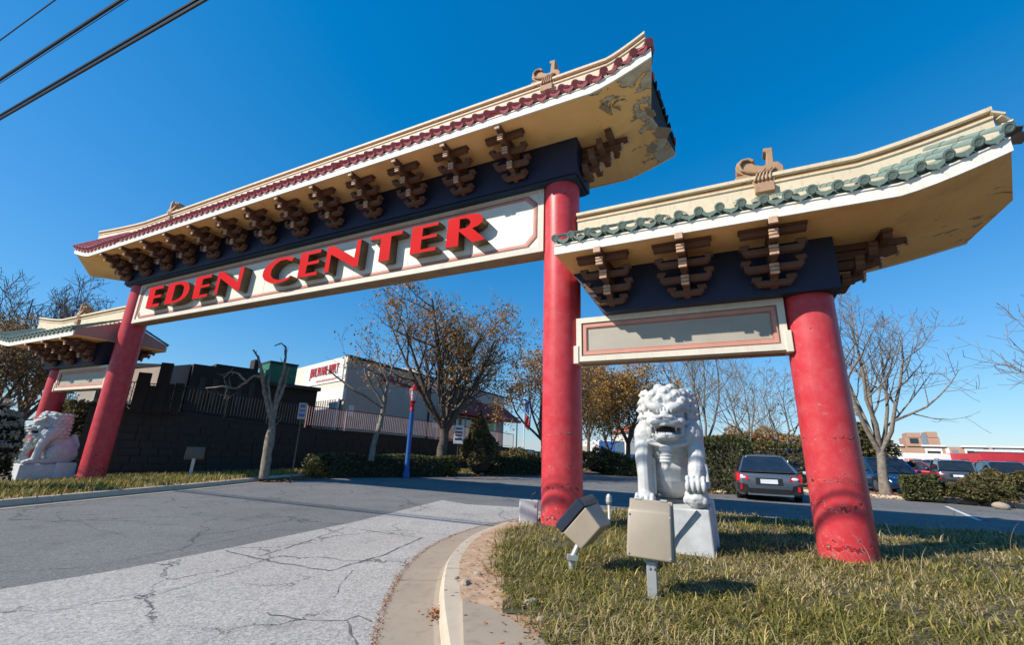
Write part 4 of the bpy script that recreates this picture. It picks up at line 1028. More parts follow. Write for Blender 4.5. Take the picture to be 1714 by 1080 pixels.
tree('bare_tree', gz(at(-40, 770, 34), 0), 'dark brown leaved tree lower at the left edge under the small roof', 73, 6.6, .2, 1.4, 7, .95, 4, dict(pal=BROWN, per=3, size=.07, keep=.6, spread=.2), bark='bark_dark', group=TG, kids=(7, 5, 4), twig=.012)
# two hard-pruned trees traced as limbs with real thickness
def pruned(loc_D, label, limbs, r0, group, leaf=None, seed=1):
    rn = random.Random(seed); rnp = np.random.default_rng(seed)
    o0 = at(*limbs[0][0][0], loc_D); root = empty('pruned_tree', (o0.x, o0.y, 0), 0, label, 'tree', group)
    br = []; tips = []
    for pts, ra, rb_ in limbs:
        dd = 0; P = []
        for i, q in enumerate(pts):
            p = at(q[0], q[1], loc_D + rn.uniform(-.25, .25)*(i if len(pts) > 2 else 0)*.5) - Vector((o0.x, o0.y, 0)); P.append(p)
        # densify with wobble
        Q = []
        for a, b_ in zip(P[:-1], P[1:]):
            for k in range(3): Q.append(a.lerp(b_, k/3)+rv(rn)*.02)
        Q.append(P[-1]); rad = [ra+(rb_-ra)*i/(len(Q)-1) for i in range(len(Q))]
        br.append((Q, [r*(1+.18*rn.uniform(-1, 1)) for r in rad], 7)); tips.append((Q[-4:], 4))
        for k in range(3):                                    # short shoots
            i = rn.randrange(len(Q)//2, len(Q)); d = rv(rn)*.35; br.append(([Q[i], Q[i]+d*.5, Q[i]+d+Vector((0, 0, .15))], [rad[i]*.4, .012, .006], 4))
    branch_mesh('trunk', br, M['bark'], root)
    if leaf: leaf_mesh('crown', [(t[0], 4) for t in tips[leaf:]], 16, .075, BROWN+ORANGE, rnp, root, .3, .9)
    return root
pruned(19.2, 'hard pruned grey tree with stubby twisted limbs in front of the dark building', [
    ([(441, 800), (447, 760), (455, 715), (457, 690)], .17, .13), ([(456, 705), (445, 665), (440, 640), (436, 610), (432, 598), (424, 586)], .1, .03),
    ([(458, 692), (463, 668), (468, 645), (475, 622), (478, 600), (479, 582), (471, 575), (460, 579)], .09, .018), ([(459, 690), (470, 660), (479, 640), (484, 615)], .08, .02),
    ([(441, 632), (425, 629), (412, 640), (396, 650), (372, 648), (345, 650)], .05, .02), ([(412, 640), (400, 626), (385, 622), (374, 632)], .04, .018), ([(457, 690), (452, 668), (449, 645), (452, 620)], .06, .02), ([(380, 650), (378, 662), (375, 668)], .02, .012)], .2, TG, None, 3)
pruned(21.5, 'smaller pruned tree with a few leaf tufts in front of the pale building', [
    ([(620, 772), (628, 735), (636, 712), (641, 690), (645, 662)], .15, .1), ([(645, 664), (649, 640), (658, 612), (672, 590)], .075, .025),
    ([(641, 684), (615, 665), (590, 652), (562, 630), (548, 619)], .07, .025), ([(642, 678), (626, 652), (612, 626), (606, 606), (590, 600)], .065, .02),
    ([(644, 662), (636, 645), (630, 628)], .05, .02), ([(650, 640), (640, 618), (634, 604)], .04, .02), ([(656, 616), (652, 600), (655, 586)], .04, .015)], .15, TG, 3, 5)

# ------------------------------------------------------------------ shrubs and hedges
def shrub(name, loc, rz, label, cat, dims, n, pal, seed, size=.06, shape='round', group=None, core=.72):
    rnp = np.random.default_rng(seed); root = empty(name, loc, rz, label, cat, group); w, d, h = dims
    if shape == 'box':
        P = rnp.uniform(-1, 1, (n, 3)); ax = rnp.integers(0, 3, n); sg = np.where(rnp.random(n) < .5, -1, 1); f = rnp.random(n) < .8
        for k in range(3): P[:, k] = np.where(f & (ax == k), sg*rnp.uniform(.84, 1.03, n), P[:, k])
        P[:, 2] = np.where(f & (ax == 2), np.abs(P[:, 2]), P[:, 2])
        P[:, 0] += .03*np.sin(P[:, 2]*5+P[:, 1]*4); P *= np.array([w/2, d/2, h/2]); P[:, 2] += h/2 + .05*np.sin(P[:, 0]*2.1)
    else:
        v = rnp.normal(size=(n, 3)); v /= np.linalg.norm(v, axis=1)[:, None]; v[:, 2] = np.where(v[:, 2] < -.35, -v[:, 2], v[:, 2])
        rad = rnp.uniform(.62, 1.05, n)**.6
        lump = 1+.17*np.sin(v[:, 0]*6+seed)*np.cos(v[:, 1]*5+seed*2)+.12*np.sin(v[:, 2]*9+v[:, 0]*7)
        P = v*(rad*lump)[:, None]*np.array([w/2, d/2, h*.58]); P[:, 2] += h*.40
        if shape == 'cone': k = np.clip(1.15-P[:, 2]/h*.85, .2, 1.1); P[:, 0] *= k; P[:, 1] *= k
        P[:, 2] = np.abs(P[:, 2])
    u = rnp.normal(size=(n, 3)); u /= np.linalg.norm(u, axis=1)[:, None]; ww = np.cross(u, rnp.normal(size=(n, 3))); ww /= np.linalg.norm(ww, axis=1)[:, None]
    s = size*rnp.uniform(.6, 1.3, (n, 1)); V = np.stack([P-u*s, P-ww*s*.5, P+u*s, P+ww*s*.5], 1)
    pal = np.array(pal); c = pal[rnp.choice(len(pal), n)]*rnp.uniform(.7, 1.3, (n, 1))
    from_mesh('foliage', np_mesh('foliage', V.astype(np.float32), 4, M['leaf'], c.astype(np.float32)), root)
    mb = MB()
    if shape == 'box': mb.box((-w/2*core*1.1, -d/2*core, 0), (w/2*core*1.1, d/2*core, h*.86))
    else:
        rn = random.Random(seed)
        for k in range(14):
            a = rn.random()*6.28; e = rn.uniform(.2, .9); mb.tube([(0, 0, -.05), (math.cos(a)*w*.2*e, math.sin(a)*d*.2*e, h*.35), (math.cos(a)*w*.42*e, math.sin(a)*d*.42*e, h*(.62 if shape != 'cone' else .5+.4*(1-e)))], [.03, .02, .008], 5)
        mb.ball((0, 0, h*.36), (w*.3, d*.3, h*.34), 10)
    mb.obj('stems', M['twig_core'], root); return root
GREEN = [(.045, .062, .018), (.065, .08, .025), (.095, .105, .035), (.13, .125, .045), (.035, .045, .014)]
OLIVE = [(.14, .125, .045), (.18, .145, .06), (.09, .095, .03), (.23, .18, .085), (.07, .07, .025)]
DRY = [(.20, .15, .08), (.13, .10, .05), (.26, .2, .11), (.09, .075, .035)]
h0, h1 = atz(522, 797, .1), atz(768, 795, .1); hd_ = (h1-h0); ha = math.atan2(hd_.y, hd_.x); hm = (h0+h1)/2 + Vector((-math.sin(ha), math.cos(ha), 0))*.62
SG = 'hedges and shrubs'
shrub('clipped_hedge', (hm.x, hm.y, 0), ha, 'long clipped hedge box at the kerb below the blue lamp post', 'hedge', (hd_.length, 1.25, .98), 11000, GREEN+OLIVE[:2], 1, .06, 'box', SG)
p_ = at(800, 790, 25.5); shrub('conical_shrub', gz(p_), 0, 'shaggy brown green conical shrub beside the white notice board', 'shrub', (2.7, 2.4, 3.2), 9000, OLIVE+DRY+[(.2,.13,.06)], 2, .09, 'cone', SG)
p_ = at(862, 785, 27.5); shrub('clipped_hedge', gz(p_), ha*.9, 'low dark hedge running behind the centre column', 'hedge', (4.6, 1.4, 1.0), 6500, GREEN, 3, .07, 'box', SG)
p_ = at(868, 765, 33); shrub('dry_shrub', gz(p_), 0, 'pale dry grassy shrub left of the centre column by the blue cars', 'shrub', (3.6, 2, 1.5), 4500, DRY+OLIVE, 4, .09, 'round', SG)
p_ = at(1008, 780, 33); shrub('loose_shrub', gz(p_), 0, 'loose olive shrub just right of the centre column', 'shrub', (4.2, 2.6, 1.7), 7500, OLIVE, 5, .075, 'round', SG)
p_ = at(1060, 782, 32); shrub('clipped_hedge', gz(p_), -.25, 'dark low hedge at the lion\'s right elbow', 'hedge', (3.6, 1.5, 1.1), 5000, GREEN, 6, .07, 'box', SG)
p_ = at(1208, 820, 21.8); shrub('tall_hedge', gz(p_), -.45, 'tall dark green hedge between the stone lion and the dark grey hatchback', 'hedge', (2.3, 3.4, 2.2), 9000, GREEN, 7, .06, 'box', SG)
p_ = at(1262, 790, 27); shrub('tall_hedge', gz(p_), -.35, 'mid green leafy hedge behind the dark grey hatchback', 'hedge', (6.0, 1.8, 2.15), 9000, GREEN+OLIVE, 8, .075, 'box', SG)
p_ = at(1543, 833, 24.2); shrub('round_shrub', gz(p_, .1), -.6, 'compact green shrub in front of the bare tree by the right cars', 'shrub', (1.1, 1.0, .86), 3600, [(.07, .085, .025), (.10, .11, .04), (.15, .14, .06), (.04, .05, .016)], 9, .06, 'box', SG)
p_ = at(1642, 845, 24.2); shrub('spreading_shrub', gz(p_, .1), -.72, 'long low reddish green shrub above the kerb at the right', 'shrub', (2.25, 1.2, .72), 5200, [(.09, .10, .03), (.13, .12, .045), (.16, .09, .045), (.05, .06, .02)], 10, .06, 'round', SG)
p_ = at(1665, 808, 38); shrub('spreading_shrub', gz(p_), -.7, 'small olive shrub before the pale blue wagon', 'shrub', (2.4, 1.4, 1.15), 3800, OLIVE, 11, .09, 'round', SG)
p_ = at(1708, 812, 39); shrub('round_shrub', gz(p_), 0, 'olive shrub cut off by the right edge', 'shrub', (1.6, 1.4, 1.1), 2000, OLIVE, 12, .09, 'round', SG)
p_ = at(-46, 800, 16.5); shrub('flowering_shrub', gz(p_, .0), 0, 'big dark bush with pale fluffy seed heads at the left edge', 'shrub', (1.0, 1.1, 2.1), 7500, [(.03, .035, .014), (.05, .05, .02), (.07, .06, .03)], 13, .06, 'round', SG)
p_ = at(118, 770, 28); shrub('tangled_hedge', gz(p_), -.7, 'dark tangled hedge behind the left lion under the small left roof', 'hedge', (7.0, 2.0, 2.7), 9000, DRY+OLIVE, 14, .08, 'box', SG)
ro = bpy.data.objects['flowering_shrub']; rnp = np.random.default_rng(77); n = 2600
v = rnp.normal(size=(n, 3)); v /= np.linalg.norm(v, axis=1)[:, None]; v[:, 2] = np.abs(v[:, 2]); cl = np.round(v*5)/5
P = (cl+rnp.normal(0, .035, (n, 3)))*np.array([.55, .6, 1.22])+np.array([0, 0, .88]); u = rnp.normal(size=(n, 3))*.03; w_ = rnp.normal(size=(n, 3))*.022
cc = np.array([.52, .44, .36])*rnp.uniform(.6, 1.1, (n, 1)); from_mesh('seed_heads', np_mesh('seed_heads', np.stack([P-u, P-w_, P+u, P+w_], 1).astype(np.float32), 4, M['leaf'], cc.astype(np.float32)), ro)
for i_, (px, py, D, w, h, s_) in enumerate(((1242, 752, 62, 9, 4.6, 91), (1290, 754, 66, 10, 5.0, 92), (1345, 758, 64, 8, 3.6, 93), (1438, 766, 45, 4.5, 4.2, 94))):
    p_ = at(px, py, D)
    shrub('rounded_tree', gz(p_), 0, ('brown rounded tree left of the slim bare tree in the distance', 'orange brown rounded tree behind the dark grey hatchback', 'far brown tree crown close to the outer column', 'dark olive tree crown just right of the outer column')[i_], 'tree', (w, w*.8, h), 5200, (BROWN, ORANGE+BROWN, BROWN+OLIVE, OLIVE)[i_], s_, .2, 'round', 'far rounded trees')

# ------------------------------------------------------------------ retaining wall, railings
wp = [at(150, 681, 24.4), at(205, 684, 24.2), at(306, 690, 24.0), at(405, 703, 24.2), at(510, 716, 25.2), at(618, 724.5, 27.4), at(737, 736.5, 31), at(860, 750.5, 38)]
wall = empty('retaining_wall', gz(wp[4]), 0, 'long dark block retaining wall behind the left verge and hedge', 'wall')
mb = MB(); cp = MB(); O = gz(wp[4])
for a, b_ in zip(wp[:-1], wp[1:]):
    d = (gz(b_)-gz(a)).normalized(); nb = Vector((-d.y, d.x, 0))*.35
    A, B_ = gz(a)-O, gz(b_)-O; za, zb = a.z, b_.z
    mb.hexa([A+Vector((0, 0, -.4)), B_+Vector((0, 0, -.4)), B_+nb+Vector((0, 0, -.4)), A+nb+Vector((0, 0, -.4)), A+Vector((0, 0, za-.1)), B_+Vector((0, 0, zb-.1)), B_+nb+Vector((0, 0, zb-.1)), A+nb+Vector((0, 0, za-.1))])
    fw = -nb*.12
    cp.hexa([A+fw+Vector((0, 0, za-.1)), B_+fw+Vector((0, 0, zb-.1)), B_+nb+Vector((0, 0, zb-.1)), A+nb+Vector((0, 0, za-.1)), A+fw+Vector((0, 0, za)), B_+fw+Vector((0, 0, zb)), B_+nb+Vector((0, 0, zb)), A+nb+Vector((0, 0, za))])
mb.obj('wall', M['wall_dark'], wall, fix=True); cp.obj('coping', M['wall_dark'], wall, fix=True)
# block courses standing proud on the face
rn = random.Random(3)
for a, b_ in zip(wp[:-1], wp[1:]):
    d = (gz(b_)-gz(a)); L = d.length; d.normalize(); nrm = Vector((d.y, -d.x, 0)); q = MB(); k = 0
    zt = min(a.z, b_.z)-.12
    for r_ in range(int((zt+.2)/.3)):
        x = rn.random()*.3
        while x < L-.3:
            w = rn.uniform(.4, .7); dp = rn.uniform(.015, .05); z0 = -.2+r_*.3; p0 = gz(a)-O+d*x; p1 = gz(a)-O+d*min(L, x+w-.03); e = nrm*dp
            q.hexa([p0+e+Vector((0, 0, z0)), p1+e+Vector((0, 0, z0)), p1+Vector((0, 0, z0)), p0+Vector((0, 0, z0)), p0+e+Vector((0, 0, z0+.27)), p1+e+Vector((0, 0, z0+.27)), p1+Vector((0, 0, z0+.27)), p0+Vector((0, 0, z0+.27))]); x += w
    tag(q.obj('block_courses', M['wall_dark'], wall), kind='stuff')
# upper terrace behind the wall
mb = MB(); n = len(wp)
back = [Vector((p.x, p.y, 0))+Vector((-16-6*(i > 5)*0, 10+3*i*0, 0)) for i, p in enumerate(wp)]
mb.v = [(p.x, p.y, p.z-.06) for p in wp]+[(q.x-14, q.y+22, wp[i].z+.15) for i, q in enumerate(back)]; mb.f = [(i, i+1, n+i+1, n+i) for i in range(n-1)]; mb.mi = [0]*(n-1)
tag(mb.obj('terrace', M['ground']), kind='structure')
def railing(name, pts, h, label, mat, post_every=2.4, pick=.12, rail=.022, bal=.010, group=None):
    root = empty(name, pts[0], 0, label, 'railing', group); O = pts[0]; L = [0]
    for a, b_ in zip(pts[:-1], pts[1:]): L.append(L[-1]+(b_-a).length)
    def P(s):
        for i in range(len(pts)-1):
            if s <= L[i+1]+1e-6: return pts[i].lerp(pts[i+1], (s-L[i])/(L[i+1]-L[i]))-O
        return pts[-1]-O
    tr = MB(); br = MB(); bl = MB()
    tr.tube([p-O+Vector((0, 0, h)) for p in pts], rail, 6); br.tube([p-O+Vector((0, 0, .12)) for p in pts], rail*.8, 6)
    s = pick
    while s < L[-1]: bl.box(tuple(P(s)+Vector((-bal, -bal, .12))), tuple(P(s)+Vector((bal, bal, h-.01)))); s += pick
    tr.obj('top_rail', mat[1], root); br.obj('bottom_rail', mat[1], root); tag(bl.obj('balusters', mat[0], root), kind='stuff')
    k = int(L[-1]/post_every)+1
    for i in range(k+1):
        q = P(L[-1]*i/k); pm_ = MB(); pm_.box((-.028, -.028, -.1), (.028, .028, h+.03)); o = pm_.obj('post', mat[0], root); o.location = q
    return root
back_ = lambda p: p + Vector((-.06, .12, 0))
railing('railing', [back_(at(205, 684, 24.2)), back_(at(306, 690, 24.0)), back_(at(405, 703, 24.2)), back_(at(508, 715.6, 25.1))], 1.1, 'dark railing on the retaining wall in front of the dark building', (M['black'], M['black']), 2.2, .13, group='railings on the wall')
railing('railing', [back_(at(510, 716, 25.2)), back_(at(618, 724.5, 27.4)), back_(at(737, 736.5, 31)), back_(at(860, 750.5, 38))], 1.1, 'long pinkish railing along the wall in front of the pale shop building', (M['pink_rail'], M['maroon']), 2.6, .13, group='railings on the wall')
# wooden screen posts at the dark railing's left end
tm = empty('timber_screen', at(232, 686, 23.5), 0, 'dark timber posts rising above the railing left of the dark building', 'screen')
for k, (px, w, h) in enumerate(((228, .42, 1.5), (244, .3, 1.0), (262, .42, 2.0), (276, .25, 1.15), (292, .3, 1.2))):
    q = at(px, 686, 23.6)-tm.location; mb = MB(); mb.box((-w/2, -.08, -.1), (w/2, .08, h)); o = mb.obj('screen_post', M['dark_brown'], tm, fix=True, bevel=.01); o.location = (q.x, q.y, 0); o.rotation_euler = (0, 0, .45)
mb = MB(); a, b_ = at(222, 686, 23.7)-tm.location, at(300, 690, 23.4)-tm.location; mb.tube([(a.x, a.y, .95), (b_.x, b_.y, .95)], .06, 6); mb.tube([(a.x, a.y, .4), (b_.x, b_.y, .4)], .05, 6); mb.obj('cross_rail', M['dark_brown'], tm)

# ------------------------------------------------------------------ text helper
def text_mesh(s, size, depth=.01):
    cu = bpy.data.curves.new('t', 'FONT'); cu.body = s; cu.size = size; cu.extrude = depth; cu.align_x = 'CENTER'; cu.align_y = 'CENTER'; cu.offset = 0; cu.space_character = 1.12
    o = bpy.data.objects.new('t', cu); C.objects.link(o); dg = bpy.context.evaluated_depsgraph_get(); dg.update()
    me = bpy.data.meshes.new_from_object(o.evaluated_get(dg)); bpy.data.objects.remove(o); bpy.data.curves.remove(cu); return me
_glyph = {}
def lettering(s, size, depth, mat, parent, Mx):
    """one object per letter, centred on Mx"""
    x = 0; put = []
    for ch in s:
        if ch == ' ': x += size*.36; continue
        k = (ch, size, mat)
        if k not in _glyph: me = text_mesh(ch, size, depth); me.materials.clear(); me.materials.append(M[mat]); _glyph[k] = me
        xs = [v.co.x for v in _glyph[k].vertices]; w = max(xs)-min(xs); put.append((_glyph[k], x-min(xs))); x += w+size*.11
    for me, px in put:
        o = from_mesh('letter', me, parent); o.matrix_local = Mx @ Matrix.Translation((px-x/2, 0, 0))
def facing(a, b_):   # matrix with x along a->b (horizontal), z up, -y towards the viewer side
    d = (gz(b_)-gz(a)).normalized(); y = Vector((-d.y, d.x, 0))
    return Matrix(((d.x, y.x, 0, 0), (d.y, y.y, 0, 0), (0, 0, 1, 0), (0, 0, 0, 1)))
def wall_panel(mb, a, b_, z0, z1, t=.2, z1b=None, z0b=None):
    M4 = facing(a, b_); n = M4.to_3x3() @ Vector((0, 1, 0))*t; A, B_ = gz(a), gz(b_); z1b = z1 if z1b is None else z1b; z0b = z0 if z0b is None else z0b
    mb.hexa([A+Vector((0, 0, z0)), B_+Vector((0, 0, z0b)), B_+n+Vector((0, 0, z0b)), A+n+Vector((0, 0, z0)), A+Vector((0, 0, z1)), B_+Vector((0, 0, z1b)), B_+n+Vector((0, 0, z1b)), A+n+Vector((0, 0, z1))]); return mb

# ------------------------------------------------------------------ pale shop building on the terrace
K = Vector((-10.75, 28.9, 0)); E1 = Vector((-.55, 50, 0)); W1 = Vector((-18.6, 36.6, 0)); ZT = 7.0
shop = empty('shop_building', K, 0, 'pale flat roofed shop with red lettering and maroon awning beyond the railing', 'building')
def rel(v): return v-K
dl = (E1-K).normalized(); dw = (W1-K).normalized()
E2 = E1+dw*10; 
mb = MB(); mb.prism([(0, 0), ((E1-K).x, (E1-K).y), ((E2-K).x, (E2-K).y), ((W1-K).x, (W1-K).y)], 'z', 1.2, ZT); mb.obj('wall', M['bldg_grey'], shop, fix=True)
mb = MB(); o_ = Vector((dl.y, -dl.x, 0)); 
wall_panel(mb, rel(K)+o_*.08-dl*.05, rel(E1)+o_*.08, ZT+.004, ZT+.16, .4); mb.obj('roof_edge', M['dark_brown'], shop, fix=True)
# lit white front with the sign
ow = Vector((-dw.y, dw.x, 0)); ow = ow if ow.dot(S) > 0 else -ow
mb = MB(); wall_panel(mb, rel(W1)+ow*.02, rel(K)+ow*.02, 1.2, ZT+.02, -.0) if False else None
fa, fb = rel(W1)+ow*.12, rel(K)+ow*.12
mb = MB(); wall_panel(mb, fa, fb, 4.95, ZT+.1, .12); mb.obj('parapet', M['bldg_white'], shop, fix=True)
mb = MB(); wall_panel(mb, fa.lerp(fb, .42)+ow*.06, fb.lerp(fa, .03)+ow*.06, 5.45, ZT-.08, .05); sg_ = mb.obj('shop_sign', M['white'], shop, fix=True)
mid = fa.lerp(fb, .7)+ow*.1; Fm = facing(fa, fb); lettering('JENALYN NAIL SUPPLY', .60, .02, 'red_plain', sg_, Matrix.Translation((mid.x, mid.y, 6.35)) @ Fm @ Matrix.Rotation(R(90), 4, 'X') @ Matrix.Scale(.72, 4, (1, 0, 0)) @ Matrix.Scale(1.6, 4, (0, 1, 0)))
mb = MB()
for k in range(14):
    w = .1+.06*(k % 3); c_ = fa.lerp(fb, .6+.022*k)+ow*.075; q = MB(); q.box((-w/2, -.01, -.07), (w/2, .01, .07)); mb.add([Fm @ Vector(v)+Vector((c_.x, c_.y, 5.68)) for v in q.v], q.f)
mb.obj('small_print', M['mould_pink'], sg_)
mb = MB(); wall_panel(mb, fa.lerp(fb, .5)+ow*.2, fb, 4.2, 4.95, .2, 4.95, 4.2); mb.obj('shade_lip', M['white'], shop, fix=True)
mb = MB(); wall_panel(mb, fa.lerp(fb, .55)+ow*.1, fb.lerp(fa, .03)+ow*.1, 1.5, 4.3, .1); rl = mb.obj('rolling_shutter', M['white'], shop, fix=True)
for k in range(12):
    c_ = fa.lerp(fb, .57+.033*k)+ow*.125; q = MB(); q.box((-.03, -.03, 1.6), (.03, .0, 4.25)); z = MB(); z.add([Fm @ Vector(v)+Vector((c_.x, c_.y, 0)) for v in q.v], q.f); z.obj('shutter_rib', M['bldg_grey'], rl)
mb = MB(); c_ = fa.lerp(fb, .86)+ow*.14; q = MB(); q.box((-.5, -.03, 1.5), (.5, .0, 3.5)); mb.add([Fm @ Vector(v)+Vector((c_.x, c_.y, 0)) for v in q.v], q.f); mb.obj('door', M['grey_box'], shop)
# long shaded side: red letters, notices, awning, shop windows
Fl = facing(rel(K), rel(E1)); side = lambda s, out=.0: rel(K)+dl*s+o_*out
c_ = side(6.6, .05); lettering('SAIGON C', 1.0, .03, 'red_plain', shop, Matrix.Translation((c_.x, c_.y, 6.1)) @ Fl @ Matrix.Rotation(R(90), 4, 'X') @ Matrix.Scale(1.4, 4, (1, 0, 0)))
def on_side(name, s0, s1, z0, z1, t, mat, parent=shop, mi=0):
    mb = MB(); wall_panel(mb, side(s0, t), side(s1, t), z0, z1, t-.002); return mb.obj(name, M[mat], parent, fix=True)
on_side('notice', .5, .95, 3.2, 3.9, .03, 'white'); on_side('notice', 10.0, 10.9, 3.0, 3.6, .03, 'white')
on_side('downpipe', 9.2, 9.32, 1.5, 6.9, .1, 'dark_brown')
for k, (s0, s1) in enumerate(((12.0, 14.0), (14.4, 16.6), (17.2, 19.2), (19.6, 21.6))):
    f = on_side('window', s0, s1, 1.9, 4.3, .06, 'bldg_white'); on_side('pane', s0+.12, s1-.12, 2.9, 4.15, .075, 'glass', f); on_side('lower_pane', s0+.12, s1-.12, 2.0, 2.8, .075, 'glass_pale' if k > 1 else 'glass', f)
on_side('poster', 19.8, 20.9, 3.2, 4.0, .1, 'lime'); on_side('poster', 18.3, 19.0, 3.3, 4.0, .1, 'red_plain')
mb = MB(); A, B_ = side(11.2, .0), side(23.6, .0); A2, B2 = side(11.2, 1.9), side(23.9, 1.9)
mb.hexa([A+Vector((0, 0, 4.35)), B_+Vector((0, 0, 4.35)), B2+Vector((0, 0, 4.25)), A2+Vector((0, 0, 4.25)), A+Vector((0, 0, 5.9)), B_+Vector((0, 0, 5.9)), B2+Vector((0, 0, 4.45)), A2+Vector((0, 0, 4.45))])
aw = mb.obj('awning', M['maroon'], shop, fix=True)
for k in range(4):
    s = 12.4+3.6*k; q = MB(); q.box((-.06, -.06, 1.4), (.06, .06, 4.3)); o = q.obj('awning_post', M['bldg_grey'], shop); o.location = side(s, 1.75)
mb = MB(); c_ = side(9.5, -2.2); mb.box((-.8, -.8, ZT), (.8, .8, ZT+.9)); o = mb.obj('roof_unit', M['white'], shop, fix=True, bevel=.04); o.location = (c_.x, c_.y, 0)

# ------------------------------------------------------------------ dark building with green roof box
A = at(306, 690, 28.5); B_ = at(522, 716, 30.5)
db = empty('dark_building', gz(A), 0, 'dark brown flat roofed building in shade with a green roof box', 'building'); r_ = lambda v: gz(v)-gz(A)
Fd = facing(A, B_); dd = (gz(B_)-gz(A)).normalized(); nn = Vector((-dd.y, dd.x, 0)); L = (gz(B_)-gz(A)).length
def dpan(name, s0, s1, z0, z1, depth, mat, out=0, mats=None):
    mb = MB(); wall_panel(mb, dd*s0-nn*out, dd*s1-nn*out, z0, z1, depth); return mb.obj(name, M[mat], db, fix=True)
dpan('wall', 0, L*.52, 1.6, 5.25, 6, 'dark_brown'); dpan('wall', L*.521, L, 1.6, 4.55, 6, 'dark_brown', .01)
dpan('parapet', L*.16, L*.44, 5.26, 5.45, 5, 'dark_brown', -.3); dpan('roof_eave', L*.5, L+.1, 4.56, 4.78, 6.2, 'black', .25)
gb = dpan('roof_box', L*.585, L*.83, 4.8, 6.05, 1.7, 'green_box', -.8)
dpan('roof_box_edge', L*.58, L*.835, 6.06, 6.16, 1.9, 'black', -.7); dpan('chimney', L*.46, L*.5, 5.26, 6.1, .8, 'dark_brown', -.8)
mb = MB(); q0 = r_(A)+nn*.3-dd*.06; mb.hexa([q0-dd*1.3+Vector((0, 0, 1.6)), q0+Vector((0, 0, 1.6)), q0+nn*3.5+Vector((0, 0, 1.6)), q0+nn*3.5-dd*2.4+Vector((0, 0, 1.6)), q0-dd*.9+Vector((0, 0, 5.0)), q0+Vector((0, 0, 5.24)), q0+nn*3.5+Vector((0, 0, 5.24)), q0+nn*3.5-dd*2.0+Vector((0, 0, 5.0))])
mb.obj('sunlit_end', M['stone_lit'], db, fix=True)
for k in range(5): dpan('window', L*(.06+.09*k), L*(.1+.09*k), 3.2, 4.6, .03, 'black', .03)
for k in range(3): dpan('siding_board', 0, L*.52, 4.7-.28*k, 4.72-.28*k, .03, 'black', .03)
# pale house piece and blue canopy glimpsed behind the left columns
A = at(120, 690, 36); B_ = at(262, 690, 33)
ph = empty('pale_house', gz(A), 0, 'pale house wall glimpsed between the left columns and the timber screen', 'building'); L = (gz(B_)-gz(A)).length; dd2 = (gz(B_)-gz(A)).normalized(); n2 = Vector((-dd2.y, dd2.x, 0))
mb = MB(); wall_panel(mb, Vector(), dd2*L, 1.5, 5.3, 6); mb.obj('wall', M['bldg_white'], ph, fix=True)
mb = MB(); wall_panel(mb, -dd2*.3-n2*.3, dd2*(L+.3)-n2*.3, 5.31, 5.6, 6.6); mb.obj('roof', M['dark_brown'], ph, fix=True)
for s in (.2, .45, .72):
    mb = MB(); wall_panel(mb, dd2*L*s-n2*.04, dd2*(L*s+1.1)-n2*.04, 3.1, 4.5, .03); f = mb.obj('window', M['white'], ph, fix=True)
    mb = MB(); wall_panel(mb, dd2*(L*s+.1)-n2*.055, dd2*(L*s+1.0)-n2*.055, 3.2, 4.4, .012); mb.obj('pane', M['glass'], f, fix=True)
mb = MB(); wall_panel(mb, dd2*L*.4-n2*1.5, dd2*L*.8-n2*1.5, 2.75, 2.9, 1.4); mb.obj('canopy', M['blue_paint'], ph, fix=True)

# ------------------------------------------------------------------ lamp posts, signs, flagpole
def lamp_post(loc, label, h):
    root = empty('lamp_post', loc, 0, label, 'lamp post', 'blue lamp posts with red lanterns')
    mb = MB(); mb.lathe([(.17, 0), (.17, .25), (.13, .3), (.125, .5), (.11, .55), (.10, h*.66), (.095, h*.7)], 14); smooth_angle(mb.obj('post', M['blue_paint'], root), 40)
    mb = MB(); mb.lathe([(.10, h*.7+.002), (.12, h*.72), (.085, h*.74), (.085, h*.78), (.13, h*.8), (.15, h*.815), (.05, h*.82)], 14); smooth_angle(mb.obj('collar', M['red_plain'], root), 40)
    mb = MB(); mb.lathe([(.12, h*.82), (.21, h*.93), (.2, h*.935)], 8); ln = mb.obj('lantern', M['head'], root)
    for k in range(8):
        a = k*.785; mb = MB(); mb.tube([(.125*math.cos(a), .125*math.sin(a), h*.82), (.215*math.cos(a), .215*math.sin(a), h*.93)], .012, 4); mb.obj('lantern_bar', M['red_plain'], ln)
    mb = MB(); mb.lathe([(.25, h*.935), (.24, h*.945), (.14, h*.97), (.05, h*.985), (.02, h)], 8); mb.obj('lantern_cap', M['red_plain'], root)
lamp_post(gz(at(682, 770, 22.3)), 'blue lamp post with red collar and glass lantern behind the long hedge', 4.35)
lamp_post(gz(at(1077, 775, 34)), 'blue lamp post mostly hidden behind the stone lion', 5.0)
def post_sign(name, loc, rz, label, w, h, zc, bars, face='white'):
    root = empty(name, loc, rz, label, 'sign'); mb = MB(); mb.box((-.025, -.02, 0), (.025, .02, zc+h/2-.05)); mb.obj('sign_post', M['bark_dark'], root)
    mb = MB(); mb.box((-w/2, -.045, zc-h/2), (w/2, -.021, zc+h/2)); f = mb.obj('sign_face', M[face], root, fix=True, bevel=.01)
    for z, ww, hh, mt in bars:
        mb = MB(); mb.box((-ww*w/2, -.05, zc+z*h-hh*h/2), (ww*w/2, -.0455, zc+z*h+hh*h/2)); mb.obj('print', M[mt], f)
    return root
post_sign('post_sign', gz(at(487, 805, 18.5)), R(24), 'small white and blue sign on a thin post before the dark wall', .28, .60, 2.55, ((.3, .6, .2, 'sign_blue'), (.02, .7, .12, 'sign_blue'), (-.25, .7, .2, 'sign_blue')), 'sign_grey')  # white face coloured grey, shade painted in
